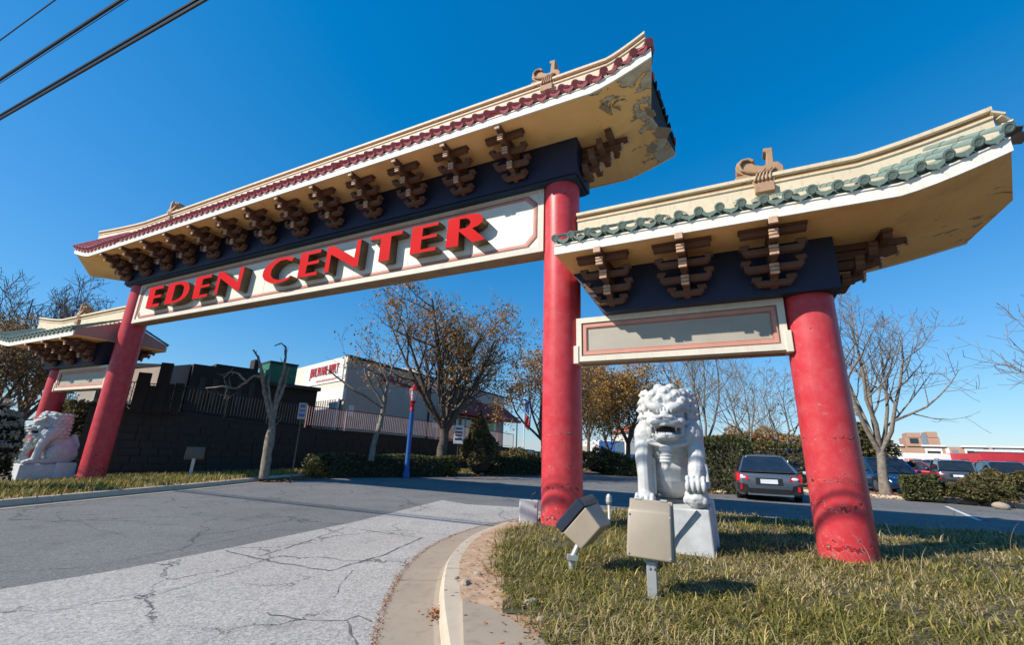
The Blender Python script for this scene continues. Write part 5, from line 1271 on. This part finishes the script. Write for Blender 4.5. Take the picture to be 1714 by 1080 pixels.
post_sign('notice_board', gz(at(764, 785, 24.2)), R(10), 'white notice with red print between the broad tree and conical shrub', .5, .95, 2.1, ((.32, .7, .08, 'trim'), (.12, .75, .1, 'red_plain'), (-.05, .7, .08, 'red_plain'), (-.25, .75, .1, 'trim')))
fp = empty('flagpole', gz(at(876, 760, 60)), 0, 'white flagpole with drooping flags left of the centre column', 'flagpole')
mb = MB(); mb.tube([(0, 0, 0), (0, 0, 9.5)], [.09, .05], 8); mb.obj('pole', M['white'], fp)
for z, mt, x in ((6.6, 'sign_blue', .1), (4.6, 'red_plain', .1)):
    mb = MB(); vs = []; 
    for i in range(7):
        for j in range(5): vs.append((x+.14*j+.03*math.sin(i*1.3+j), .06*math.sin(j*2+i), z+1.6-.3*i-.12*j))
    mb.add(vs, [(i*5+j, i*5+j+1, (i+1)*5+j+1, (i+1)*5+j) for i in range(6) for j in range(4)]); mb.obj('flag', M[mt], fp)

# ------------------------------------------------------------------ cars
def car(name, loc, heading, label, color, L=4.4, W=1.8, H=1.45, kind='hatch', cat='car', group='cars in the parking lot', mat=None, detail=True):
    """nose towards local +x"""
    root = empty(name, loc, heading, label, cat, group); pt = mat or paint('paint_'+name, color)
    suv = kind in ('suv', 'wagon'); gc = .22 if suv else .17; belt = H*.60 if suv else H*.62
    hood = H*.56
    # body lower: stations along x with (half width, bottom, top)
    st = [(-.5, .84, gc+.22, belt*.86), (-.485, .93, gc+.08, belt*.95), (-.44, .985, gc, belt), (-.3, 1, gc-.02, belt), (-.1, 1, gc-.02, belt), (.12, 1, gc-.02, belt*.985), (.27, .99, gc-.02, hood*1.0), (.40, .965, gc, hood*.93), (.465, .90, gc+.04, hood*.84), (.5, .78, gc+.14, hood*.66)]
    mb = MB(); n = 10; hw = W/2
    for x, w, zb, zt in st:
        mid = zb+(zt-zb)*.55
        sec = [(w*.90, zb), (w*.99, zb+.09), (w*1.0, mid), (w*.975, zt-.07), (w*.90, zt)]
        ring = [(x*L, hw*a, z) for a, z in sec]+[(x*L, -hw*a, z) for a, z in reversed(sec)]
        mb.v += ring
    T = len(st)
    mb.f = [(i*n+k, i*n+(k+1) % n, (i+1)*n+(k+1) % n, (i+1)*n+k) for i in range(T-1) for k in range(n)]+[tuple(range(n)), tuple((T-1)*n+k for k in range(n-1, -1, -1))]; mb.mi = [0]*len(mb.f)
    body = mb.obj('body', pt, root, fix=True, bevel=.03, seg=2); smooth_angle(body, 35)
    # greenhouse: glass shell with a painted roof and pillars
    if kind == 'hatch': gh = [(-.485, .84, belt*1.0), (-.24, .60, H*.965), (-.10, .60, H), (.06, .60, H*.975), (.27, .82, belt*.97)]
    elif kind == 'sedan': gh = [(-.36, .80, belt*.98), (-.22, .70, H*.96), (-.08, .70, H), (.06, .69, H*.97), (.25, .82, belt*.97)]
    else: gh = [(-.49, .84, belt*1.0), (-.44, .77, H*.95), (-.15, .77, H), (.06, .76, H*.98), (.24, .86, belt*.97)]
    mb = MB()
    for x, w, z in gh: mb.v += [(x*L, hw*w, z), (x*L, -hw*w, z)]
    for x, w, z in gh: mb.v += [(x*L*.99, hw*.9, belt*.955), (x*L*.99, -hw*.9, belt*.955)]
    g = len(gh)
    mb.f = [(2*i, 2*i+1, 2*i+3, 2*i+2) for i in range(g-1)]+[(2*i, 2*i+2, 2*g+2*i+2, 2*g+2*i) for i in range(g-1)]+[(2*i+1, 2*g+2*i+1, 2*g+2*i+3, 2*i+3) for i in range(g-1)]
    mb.mi = [0]*len(mb.f); win = mb.obj('windows', M['glass'], root, fix=True)
    mb = MB(); top = [(gh[1][0]-.012, gh[1][1]+.03, gh[1][2]), gh[2], (gh[3][0]+.012, gh[3][1]+.03, gh[3][2])]
    for x, w, z in top: mb.v += [(x*L, hw*(w+.02), z-.03), (x*L, hw*w*.8, z+.012), (x*L, -hw*w*.8, z+.012), (x*L, -hw*(w+.02), z-.03)]
    mb.f = [(4*i+k, 4*i+k+1, 4*i+k+5, 4*i+k+4) for i in range(2) for k in range(3)]; mb.mi = [0]*len(mb.f)
    rf = mb.obj('roof', pt, root, fix=True); smooth_angle(rf, 60); sol = rf.modifiers.new('t', 'SOLIDIFY'); sol.thickness = .03
    for s in (-1, 1):
        for a, b_ in ((0, 1), (3, 4)):
            pa = Vector((gh[a][0]*L, s*hw*(gh[a][1]+.03), gh[a][2]-.02)); pb = Vector((gh[b_][0]*L, s*hw*(gh[b_][1]+.03), gh[b_][2]-.02)); mb = MB(); mb.tube([pa, pb], [.05, .04], 6); mb.obj('pillar', pt, root)
        mb = MB(); mb.tube([(-.1*L, s*hw*.92, belt*.97), (-.1*L, s*hw*.73, H*.97)], .035, 5); mb.obj('pillar', M['trim'], root)
        mb = MB(); mb.ball((.2*L, s*(hw+.08), belt+.05), (.09, .1, .07), 8); mb.obj('mirror', pt, root)
        # wheels
        for x in (-.3, .3):
            mb = MB(); r = .33 if not suv else .36; tmx = Matrix.Translation((x*L, s*(hw-.1), r)) @ Matrix.Rotation(R(90), 4, 'X')
            mb.lathe([(r*.6, -.1), (r*.95, -.1), (r, -.06), (r, .06), (r*.95, .1), (r*.6, .1)], 20, M=tmx); wh = mb.obj('wheel', M['tyre'], root)
            mb = MB(); mb.lathe([(.02, -.112), (r*.62, -.104), (r*.62, .104), (.02, .112)], 14, M=tmx); mb.obj('rim', M['rim'], wh)
            mb = MB(); mb.lathe([(r*1.16, -.05), (r*1.16, .05)], 20, M=Matrix.Translation((x*L, s*(hw-.05), r)) @ Matrix.Rotation(R(90), 4, 'X')); mb.obj('wheel_arch', M['trim'], root)
        # lamps
        mb = MB(); mb.hexa([(.468*L, s*hw*.52, hood*.66), (.43*L, s*hw*.96, hood*.72), (.40*L, s*hw*.94, hood*.72), (.44*L, s*hw*.52, hood*.7), (.472*L, s*hw*.55, hood*.82), (.44*L, s*hw*.95, hood*.9), (.40*L, s*hw*.93, hood*.91), (.44*L, s*hw*.55, hood*.86)]); mb.obj('headlight', M['head'], root, fix=True)
        zt = belt*.68; hL = .24 if kind == 'hatch' else .18
        mb = MB(); mb.hexa([(-.507*L, s*hw*.60, zt+.04), (-.488*L, s*hw*.985, zt-.02), (-.43*L, s*hw*1.012, zt+.03), (-.45*L, s*hw*.6, zt+.05), (-.503*L, s*hw*.66, zt+hL*.75), (-.480*L, s*hw*.985, zt+hL*1.1), (-.41*L, s*hw*1.0, zt+hL*1.15), (-.45*L, s*hw*.66, zt+hL*.8)]); tl = mb.obj('taillight', M['tail'], root, fix=True)
        mb = MB(); mb.ball((-.502*L, s*hw*.78, zt+hL*.45), (.02, .10, .05), 8); mb.obj('lamp_lens', M['head'], tl)
        mb = MB(); mb.box((-.506*L, s*hw*.86-.035, gc+.18), (-.478*L, s*hw*.86+.035, gc+.34)); mb.obj('reflector', M['tail'], root)
    mb = MB(); mb.hexa([(-.503*L, -hw*.78, gc+.08), (-.47*L, -hw*.78, gc+.02), (-.47*L, hw*.78, gc+.02), (-.503*L, hw*.78, gc+.08), (-.508*L, -hw*.6, gc+.24), (-.47*L, -hw*.6, gc+.24), (-.47*L, hw*.6, gc+.24), (-.508*L, hw*.6, gc+.24)]); mb.obj('rear_bumper', M['trim'], root, fix=True)
    for s in (-1, 1):
        mb = MB(); mb.hexa([(-.507*L, s*hw*.58, gc+.06), (-.495*L, s*hw*.97, gc+.10), (-.48*L, s*hw*.97, gc+.10), (-.49*L, s*hw*.58, gc+.06), (-.509*L, s*hw*.70, gc+.36), (-.495*L, s*hw*.985, gc+.40), (-.48*L, s*hw*.985, gc+.40), (-.49*L, s*hw*.70, gc+.36)]); mb.obj('bumper_vent', M['trim'], root, fix=True)
    mb = MB(); mb.box((-.512*L, -hw*.68, gc+.02), (-.497*L, hw*.68, gc+.07)); mb.obj('bumper_strip', M['rim'], root)
    mb = MB(); mb.box((-.5045*L, -hw*.4, belt*.58), (-.494*L, hw*.4, belt*.80)); rc = mb.obj('plate_recess', M['trim'], root, fix=True)
    mb = MB(); mb.box((-.508*L, -.26, belt*.61), (-.505*L, .26, belt*.61+.14)); mb.obj('number_plate', M['plate'], rc)
    mb = MB(); mb.box((.497*L, -hw*.5, gc+.14), (.506*L, hw*.5, hood*.60)); mb.obj('grille', M['trim'], root)
    mb = MB(); mb.box((.5065*L, -.24, gc+.2), (.509*L, .24, gc+.32)); mb.obj('number_plate', M['plate'], root)
    if kind == 'hatch':
        mb = MB(); mb.hexa([(-.49*L, -hw*.7, belt*1.0), (-.44*L, -hw*.74, belt*1.02), (-.44*L, hw*.74, belt*1.02), (-.49*L, hw*.7, belt*1.0), (-.488*L, -hw*.7, belt*1.04), (-.44*L, -hw*.72, belt*1.07), (-.44*L, hw*.72, belt*1.07), (-.488*L, hw*.7, belt*1.04)]); mb.obj('spoiler', M['trim'], root, fix=True)
    if suv:
        for s in (-1, 1):
            mb = MB(); mb.tube([(-.4*L, s*hw*.68, H*.97), (-.36*L, s*hw*.68, H+.05), (.02*L, s*hw*.66, H+.04), (.06*L, s*hw*.66, H*.98)], .02, 6); mb.obj('roof_rail', M['trim'], root)
    return root
def dirang(a): return math.atan2(math.cos(R(a)), math.sin(R(a)))     # azimuth clockwise from +Y -> rotation about z
c_ = gz(at(1290, 835, 18.4)); az_ = 24
f_ = Vector((math.sin(R(az_)), math.cos(R(az_)), 0))
car('hatchback', c_+f_*2.1, dirang(az_), 'dark grey hatchback seen from behind between the hedge and outer column', (.15, .18, .22), 4.5, 2.0, 1.52, 'hatch')
p_ = at(1335, 800, 29); car('dark_suv', gz(p_), dirang(20), 'dark blue car roof showing above the hatchback beside the outer column', (.015, .03, .055), 4.7, 1.9, 1.95, 'suv')
p_ = at(1482, 815, 30); car('blue_truck', gz(p_), dirang(195), 'dark blue car with glossy windshield behind the bare tree trunk', (.012, .055, .15), 4.7, 2.0, 1.62, 'wagon')
p_ = at(1548, 800, 47); car('red_car', gz(p_), dirang(150), 'red car between the dark blue car and grey suv', (.30, .012, .03), 4.5, 1.8, 1.55, 'sedan')
p_ = at(1603, 806, 43); f_ = Vector((math.sin(R(38)), math.cos(R(38)), 0)); car('grey_suv', gz(p_)+f_*2.2, dirang(36), 'slate grey suv seen from behind between the two right shrubs', (.10, .125, .155), 4.8, 2.1, 1.72, 'suv')
p_ = at(1662, 800, 56); car('silver_car', gz(p_), dirang(200), 'silver car half hidden left of the pale blue wagon', (.5, .5, .5), 4.4, 1.8, 1.5, 'sedan')
p_ = at(1687, 808, 44); car('blue_wagon', gz(p_), dirang(212), 'pale blue wagon facing us at the right edge', (.10, .22, .36), 4.7, 2.05, 1.7, 'wagon')
p_ = at(885, 765, 45); car('blue_car', gz(p_), dirang(70), 'bright blue car peeking over the shrub left of the centre column', (.01, .12, .4), 4.4, 1.8, 1.5, 'hatch')
p_ = at(897, 768, 40); car('blue_car', gz(p_), dirang(60), 'second blue car, nearest to the centre column', (.015, .14, .42), 4.4, 1.8, 1.35, 'sedan')
p_ = at(1074, 770, 46); car('blue_car', gz(p_), dirang(80), 'blue car low behind the hedge at the lion\'s elbow', (.01, .07, .24), 4.4, 1.8, 1.4, 'sedan')
p_ = at(1640, 792, 62); car('white_car', gz(p_), dirang(60), 'white car roof far off behind the grey suv', (.6, .6, .58), 4.5, 1.8, 1.6, 'suv')
p_ = at(1545, 790, 60); car('dark_car', gz(p_), dirang(20), 'dark car behind the red car at the far fascia', (.02, .02, .025), 4.6, 1.85, 1.75, 'suv')
p_ = at(1475, 790, 48); car('white_van', gz(p_), dirang(40), 'white vehicle roof glimpsed behind the bare tree trunk', (.65, .65, .64), 4.8, 1.9, 2.0, 'suv')

# ------------------------------------------------------------------ parking island on the right with its kerb; painted line
isl = [(8.2, 19.0), (9.3, 21.5)]
PK = [(12.2, 21.6), (13.6, 20.4), (15.3, 18.95), (18.2, 16.5), (22, 13.2), (27, 8.8)]
PL, PN = kerb_run('parking_kerb', PK, -1, 'kerb_stone', seglen=2.6)
soil_from_line('planting_strip', PL, PN, -1, [.19, .5, 1, 1.6, 2.0], lambda x, y, o: .12, M['soil'])
PK2 = [(6.4, 21.2), (7.2, 20.0), (8.0, 19.1), (8.7, 18.5)]
QL, QN = kerb_run('parking_kerb', PK2, -1, 'kerb_stone', seglen=2.6)
soil_from_line('planting_strip', QL, QN, -1, [.19, .5, 1.2, 2.4, 4], lambda x, y, o: .12, M['soil'])
A, B_ = atz(1584, 848, .004), atz(1640, 872, .004); d = (B_-A).normalized()*.0; w = Vector((.05, .06, 0))
t_ = (B_-A).normalized(); s_ = Vector((-t_.y, t_.x, 0))*.055
sheet('parking_line', [((A+s_).x, (A+s_).y), ((B_+s_).x, (B_+s_).y), ((B_-s_).x, (B_-s_).y), ((A-s_).x, (A-s_).y)], .005, M['white_paint'])
rl = tag(empty('rock_placeholder') , kind='structure') if False else None
mb = MB(); mb.ball((0, 0, .06), (.24, .15, .13), 12); mb.v = [tuple(Vector(v)*(1+.25*noise.noise(Vector(v)*4))) for v in mb.v]
o = mb.obj('boulder', M['gutter'], smooth=True); p_ = atz(1676, 848, .1); o.location = (p_.x, p_.y, .05); o.rotation_euler = (0, 0, -.7); tag(o, 'flat white boulder on the kerb strip below the right shrub', 'rock')
rn2 = np.random.default_rng(3)

# ------------------------------------------------------------------ strip mall and brick block far right, far buildings behind the lion
def far_block(name, label, a, b_, z0, z1, depth, mat):
    root = empty(name, gz(a), 0, label, 'building'); d = (gz(b_)-gz(a)).normalized(); Lq = (gz(b_)-gz(a)).length; nq = Vector((-d.y, d.x, 0))
    mb = MB(); wall_panel(mb, Vector(), d*Lq, z0, z1, depth); mb.obj('wall', M[mat], root, fix=True)
    def pan(nm, s0, s1, za, zb, out, mt, parent=root, thick=None, zbb=None):
        mb = MB(); wall_panel(mb, d*s0-nq*out, d*s1-nq*out, za, zb, (thick or out)-.003, zbb); return mb.obj(nm, M[mt], parent, fix=True)
    return root, pan, Lq
a, b_ = at(1462, 775, 92), at(1655, 785, 96)
mall, pan, L = far_block('strip_mall', 'low white fascia shop row with red trim beyond the parked cars', a, b_, 0, 2.95, 10, 'bldg_white')
fa_ = pan('fascia', -.5, L, 1.1, 2.9, .6, 'white'); pan('red_trim', -.5, L, .55, 1.05, .7, 'red_plain')
rn = random.Random(5)
for s0, s1, mt in ((.28, .40, 'mould_pink'), (.46, .54, 'bldg_grey'), (.61, .70, 'red_plain'), (.76, .92, 'red_plain')):
    x = s0*L; mb_ = MB()
    while x < s1*L:
        w = rn.uniform(.35, .6); h = rn.uniform(.55, .8)
        q = MB(); wall_panel(q, (gz(b_)-gz(a)).normalized()*x-Vector((-(gz(b_)-gz(a)).normalized().y, (gz(b_)-gz(a)).normalized().x, 0))*.66, (gz(b_)-gz(a)).normalized()*(x+w*.8)-Vector((-(gz(b_)-gz(a)).normalized().y, (gz(b_)-gz(a)).normalized().x, 0))*.66, 1.75-h/2, 1.75+h/2, .05); mb_.add(q.v, q.f); x += w
    mb_.obj('fascia_lettering', M[mt], fa_)
for k in range(8): pan('shop_window', L*(.06+.115*k), L*(.145+.115*k), .1, .52, .04, 'glass')
a, b_ = at(1638, 772, 88), at(1790, 790, 92)
m2, pan, L = far_block('red_awning_shop', 'bright red sloped awning roof at the right edge', a, b_, 0, 3.0, 8, 'red_awning')
pan('awning', 0, L, .9, 3.2, .8, 'red_awning'); pan('white_edge', -.2, L, 3.21, 3.5, .9, 'white')
for k in range(5): pan('shop_window', L*(.06+.19*k), L*(.2+.19*k), .1, .85, .04, 'glass')
a, b_ = at(1455, 770, 122), at(1800, 790, 128)
bb, pan, L = far_block('brick_block', 'long orange brick apartment block with a stepped tower far right', a, b_, 0, 4.75, 14, 'brick')
wx = lambda px: (px-1455)/345*L
for x0, x1, z0, z1 in ((1493, 1521, 3.1, 4.4), (1636, 1668, 3.3, 4.6), (1687, 1730, 3.3, 4.6), (1566, 1597, 3.1, 4.4)):
    f = pan('balcony', wx(x0), wx(x1), z0, z1, .05, 'white'); pan('pane', wx(x0)+.3, wx(x1)-.3, z0+.2, z1-.5, .08, 'glass', f)
    pan('parapet', wx(x0)-.5, wx(x1)+.5, 4.76, 5.05, .4, 'white')
f = pan('tower', wx(1533), wx(1596), 4.77, 6.5, .3, 'brick', thick=7); pan('tower_cap', wx(1537), wx(1563), 6.51, 7.4, .4, 'brick', f, thick=5); pan('tower_fin', wx(1575), wx(1594), 6.51, 7.6, .4, 'brick', f, thick=5)
pan('pane', wx(1541), wx(1557), 5.3, 6.3, .36, 'glass', f); pan('tower_recess', wx(1563), wx(1574), 5.0, 7.0, .36, 'glass_pale', f)
pan('window', wx(1614), wx(1624), 3.4, 4.2, .05, 'glass_pale'); pan('white_door', wx(1603), wx(1610), 3.0, 4.5, .05, 'white')
a, b_ = at(1052, 760, 70), at(1110, 762, 72)
orr, pan, L = far_block('orange_roofed_house', 'cream building with an orange hipped roof behind the lion\'s shoulder', a, b_, 0, 4.6, 7, 'bldg_white')
d = (gz(b_)-gz(a)).normalized(); nq = Vector((-d.y, d.x, 0)); mb = MB(); e = .5
A0, A1, A2, A3 = -d*e-nq*e, d*(L+e)-nq*e, d*(L+e)+nq*(7+e), -d*e+nq*(7+e); R0, R1 = d*L*.35+nq*3.5, d*L*.65+nq*3.5
Z = lambda v, z: v+Vector((0, 0, z))
mb.add([Z(A0, 4.61), Z(A1, 4.61), Z(A2, 4.61), Z(A3, 4.61), Z(R0, 6.2), Z(R1, 6.2)], [(0, 1, 5, 4), (1, 2, 5), (2, 3, 4, 5), (3, 0, 4), (0, 3, 2, 1)]); mb.obj('roof', M['orange_roof'], orr, fix=True)
pan('window', L*.3, L*.42, 2.4, 3.6, .05, 'glass'); pan('window', L*.6, L*.72, 2.4, 3.6, .05, 'glass')
a, b_ = at(962, 760, 62), at(1030, 762, 60)
tr, pan, L = far_block('white_shed', 'white low shed with a blue end right of the centre column', a, b_, 0, 3.0, 4, 'white')
pan('blue_panel', L*.62, L, .1, 2.9, .08, 'blue_paint'); pan('door', L*.2, L*.35, .1, 2.2, .05, 'bldg_grey')
sg2 = empty('shop_sign', gz(at(1335, 748, 58)), R(-30), 'blue sign with white letters TOKA O above the dark suv', 'sign')
mb = MB(); mb.box((-1.7, -.1, 1.5), (1.9, .1, 2.45)); f = mb.obj('sign_face', M['sign_blue'], sg2, fix=True, bevel=.03)
lettering('TOKA O', .85, .02, 'white', f, Matrix.Translation((0, -.125, 1.97)) @ Matrix.Rotation(R(90), 4, 'X'))
mb = MB(); mb.box((-.1, -.08, 0), (.1, .08, 1.5)); mb.obj('sign_post', M['galv'], sg2)

# ------------------------------------------------------------------ grass, litter
rng = np.random.default_rng(5)
def inside_np(poly, x, y):
    c = np.zeros(len(x), bool); j = len(poly)-1
    for i in range(len(poly)):
        xi, yi = poly[i]; xj, yj = poly[j]
        with np.errstate(divide='ignore', invalid='ignore'):
            h = ((yi > y) != (yj > y)) & (x < (xj-xi)*(y-yi)/(yj-yi+1e-12)+xi)
        c ^= h; j = i
    return c
def blades(name, px, py, pz, length, width, cols, lean=.8, segs=3, az=None):
    """curved blades as strips of quads: arrays of roots"""
    n = len(px); az = rng.uniform(0, 2*np.pi, n) if az is None else az; ln = lean*rng.uniform(.25, 1.25, n)
    dx, dy = np.cos(az), np.sin(az); L = length*rng.uniform(.55, 1.25, n); w = width*rng.uniform(.6, 1.3, n)
    tw = rng.uniform(-.6, .6, n); sx, sy = -np.sin(az+tw), np.cos(az+tw)
    pts = []
    for k in range(segs+1):
        t = k/segs; ang = ln*t*1.5
        hx = L*t*np.sin(ang*.6); hz = L*t*np.cos(ang*.75); ww = w*(1-t)**.6*.5+.0006
        c = np.stack([px+dx*hx, py+dy*hx, pz+hz], 1); s = np.stack([sx*ww, sy*ww, np.zeros(n)], 1)
        pts.append((c-s, c+s))
    q = [np.stack([pts[k][0], pts[k][1], pts[k+1][1], pts[k+1][0]], 1) for k in range(segs)]
    V = np.concatenate(q, 0); Cc = np.concatenate([cols*(.75+.25*k/segs) if False else cols for k in range(segs)], 0)
    me = np_mesh(name, V.astype(np.float32), 4, M['grass'], Cc.astype(np.float32))
    return tag(from_mesh(name, me), kind='stuff')
def grass_cols(n, straw=.3):
    base = np.array([[.085, .09, .026], [.12, .118, .036], [.17, .15, .052], [.21, .17, .072], [.32, .245, .125], [.14, .085, .045]])
    pr = np.array([.23, .25, .2, .14, .13*straw/.3, .05]); pr /= pr.sum()
    c = base[rng.choice(len(base), n, p=pr)]; return c*np.array([1.45, 1.42, 1.0])*rng.uniform(.65, 1.35, (n, 1))
gp = [(.75, 1.2), (.62, 2.4), (.36, 3.3), (.20, 3.75), (.02, 4.45), (-.12, 5.1), (-.18, 5.8), (-.10, 6.7), (.0, 7.6), (.35, 8.6), (.9, 9.5), (1.6, 10.2), (2.5, 10.75), (3.8, 10.85), (5.2, 10.6), (8.2, 9.65), (11.8, 8.1), (17.8, 4.9), (24, 1.5), (24, 1.2)]
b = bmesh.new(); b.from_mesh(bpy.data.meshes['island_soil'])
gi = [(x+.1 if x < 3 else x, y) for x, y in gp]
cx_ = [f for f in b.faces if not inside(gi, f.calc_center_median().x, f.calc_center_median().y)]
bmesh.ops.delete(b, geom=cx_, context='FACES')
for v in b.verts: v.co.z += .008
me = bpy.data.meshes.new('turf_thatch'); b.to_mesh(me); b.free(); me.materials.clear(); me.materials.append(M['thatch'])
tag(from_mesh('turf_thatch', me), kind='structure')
# nearest ground cover: dense clumps; farther: thinner, broader blades
def clumps(dens, y0, y1, per, spread, dmin, dmax):
    xs0, xs1 = -.4, 24; A = (xs1-xs0)*(y1-y0); n = int(A*dens)
    x = rng.uniform(xs0, xs1, n); y = rng.uniform(y0, y1, n); d = np.hypot(x, y)
    az = np.degrees(np.arctan2(x, y)); k = inside_np(gp, x, y) & (d >= dmin) & (d < dmax) & (az < 56) & (az > -20)
    wob = .16*np.sin(x*7)*np.cos(y*6)
    x, y = x[k], y[k]
    ox, oy = rng.normal(0, spread, len(x)*per), rng.normal(0, spread, len(x)*per); X = np.repeat(x, per)+ox; Y = np.repeat(y, per)+oy
    az = np.arctan2(oy, ox)+rng.normal(0, .5, len(X))+np.repeat(rng.normal(0, .2, len(x)), per); hgt = np.repeat(rng.uniform(.65, 1.25, len(x)), per)
    dry = np.repeat(np.clip(.5+.5*np.sin(x*1.3+1)*np.cos(y*1.7)+(x-3)*.09, 0, 1), per)
    return X, Y, dry, az, hgt
def clear(X, Y):
    k = np.ones(len(X), bool)
    for u, v, r in ((0, 0, .38), (4.07, 0, .355)):
        c = gate_pt(u, v); k &= np.hypot(X-c.x, Y-c.y) > r
    dx, dy = X-2.42, Y-6.9; ca, sa = math.cos(R(22)), math.sin(R(22)); lx, ly = dx*ca-dy*sa, dx*sa+dy*ca
    k &= ~((np.abs(lx) < .57) & (np.abs(ly) < .62)); return k
def lay(name, dens, y0, y1, per, spread, dmin, dmax, L, W, lean, segs):
    X, Y, dry, az, hg = clumps(dens, y0, y1, per, spread, dmin, dmax); k = clear(X, Y); X, Y, dry, az, hg = X[k], Y[k], dry[k], az[k], hg[k]
    c = grass_cols(len(X)); st = np.array([.46, .36, .19])*rng.uniform(.7, 1.15, (len(X), 1)); f = (rng.random(len(X)) < np.clip(dry*.7-.16, 0, 1))[:, None]
    c = np.where(f, st, c)
    Z = .14+.0*X + .02*np.sin(X*1.1+.3)*np.cos(Y*.9)
    return blades(name, X, Y, Z, L*hg*rng.uniform(.8, 1.15, len(X)), W, c, lean, segs, az)
lay('grass', 95, 1.2, 6, 30, .05, 0, 4.8, .15, .0085, 2.1, 4)
lay('grass', 72, 2, 9.5, 24, .055, 4.8, 7.8, .145, .0105, 2.0, 3)
lay('grass', 50, 2, 11, 16, .07, 7.8, 14, .14, .015, 1.6, 3)
# tall dry stems on the right
n = 420; X = rng.uniform(3.4, 9, n); Y = rng.uniform(2.2, 9.5, n); k = inside_np(gp, X, Y); X, Y = X[k], Y[k]
blades('dry_stems', X, Y, np.full(len(X), .14), np.full(len(X), .5), .007, np.array([.42, .33, .2])*rng.uniform(.7, 1.1, (len(X), 1)), 1.6, 5)
# left verge
LV = [Vector((p.x, p.y, 0)) for p in VL]
n = 60000; i = rng.integers(0, len(VL)-30, n); o_ = rng.uniform(.2, 7, n)**1.0
P = np.array([[p.x, p.y] for p in VL])[i] + np.array([[-q.x, -q.y] for q in VN])[i]*o_[:, None] + rng.normal(0, .1, (n, 2))
Z = .125 - .30*np.clip((o_-1.2)/6, 0, 1)
c = grass_cols(n, .4)*1.05
k = np.ones(n, bool)
for u in (-16.7, -21.4):
    g_ = gate_pt(u, 0); k &= np.hypot(P[:, 0]-g_.x, P[:, 1]-g_.y) > .4
blades('verge_grass', P[k, 0], P[k, 1], Z[k], np.full(k.sum(), .2), .026, c[k], .9, 2)
# fallen leaves: drifts in the gutters, scattered on the islands
def litter(name, X, Y, Z, s):
    n = len(X); a = rng.uniform(0, 6.28, n); ux, uy = np.cos(a)*s, np.sin(a)*s; tz = rng.uniform(-.35, .35, n)*s
    c = np.stack([X, Y, Z], 1); u = np.stack([ux, uy, tz], 1); v = np.stack([-uy*.6, ux*.6, rng.uniform(-.3, .3, n)*s], 1)
    V = np.stack([c-u, c-v, c+u, c+v], 1)
    pal = np.array([[.42, .17, .055], [.36, .13, .04], [.30, .12, .05], [.45, .23, .09], [.2, .09, .04]])
    col = pal[rng.choice(5, n)]*rng.uniform(.7, 1.2, (n, 1))
    return tag(from_mesh(name, np_mesh(name, V.astype(np.float32), 4, M['litter'], col.astype(np.float32))), kind='stuff')
n = 16000; i = rng.integers(64, len(VL)-8, n); o_ = -np.abs(rng.normal(0, .42, n))
P = np.array([[p.x, p.y] for p in VL])[i] - np.array([[q.x, q.y] for q in VN])[i]*o_[:, None] + rng.normal(0, .12, (n, 2))
litter('leaf_litter', P[:, 0], P[:, 1], .03+rng.random(n)*.03, .05*np.ones(n))
n = 420; i = rng.integers(2, 40, n); o_ = rng.normal(.55, .2, n)
P = np.array([[p.x, p.y] for p in KL])[np.minimum(i, len(KL)-1)] + np.array([[q.x, q.y] for q in KN])[np.minimum(i, len(KN)-1)]*o_[:, None] + rng.normal(0, .08, (n, 2))
litter('leaf_litter', P[:, 0], P[:, 1], .16+rng.random(n)*.02, .02*np.ones(n))
# litter in the island gutter joint and along its outer edge
pj = atz(738, 1030, .02); n = 130
litter('leaf_litter', pj.x-.03+rng.normal(0, .05, n), pj.y+rng.normal(0, .09, n), .03+rng.random(n)*.03, .018*np.ones(n))
n = 2600; i = rng.integers(4, 52, n); o_ = -.475+rng.normal(0, .02, n)
P = np.array([[p.x, p.y] for p in KL])[i] + np.array([[q.x, q.y] for q in KN])[i]*o_[:, None]; tg = np.array([[-q.y, q.x] for q in KN])[i]; P = P + tg*rng.uniform(-.11, .11, (n, 1)) + rng.normal(0, .008, (n, 2))
litter('leaf_litter', P[:, 0], P[:, 1], .010+rng.random(n)*.008, .009*np.ones(n))

for LL, NN, n in ((PL, PN, 5200), (QL, QN, 2600)):
    i = rng.integers(0, len(LL)-1, n); o_ = rng.uniform(-.35, 1.9, n)
    P = np.array([[p.x, p.y] for p in LL])[i] - np.array([[q.x, q.y] for q in NN])[i]*o_[:, None] + rng.normal(0, .1, (n, 2))
    litter('leaf_litter', P[:, 0], P[:, 1], np.where(o_ > .0, .14, .02)+rng.random(n)*.03, .05*np.ones(n))
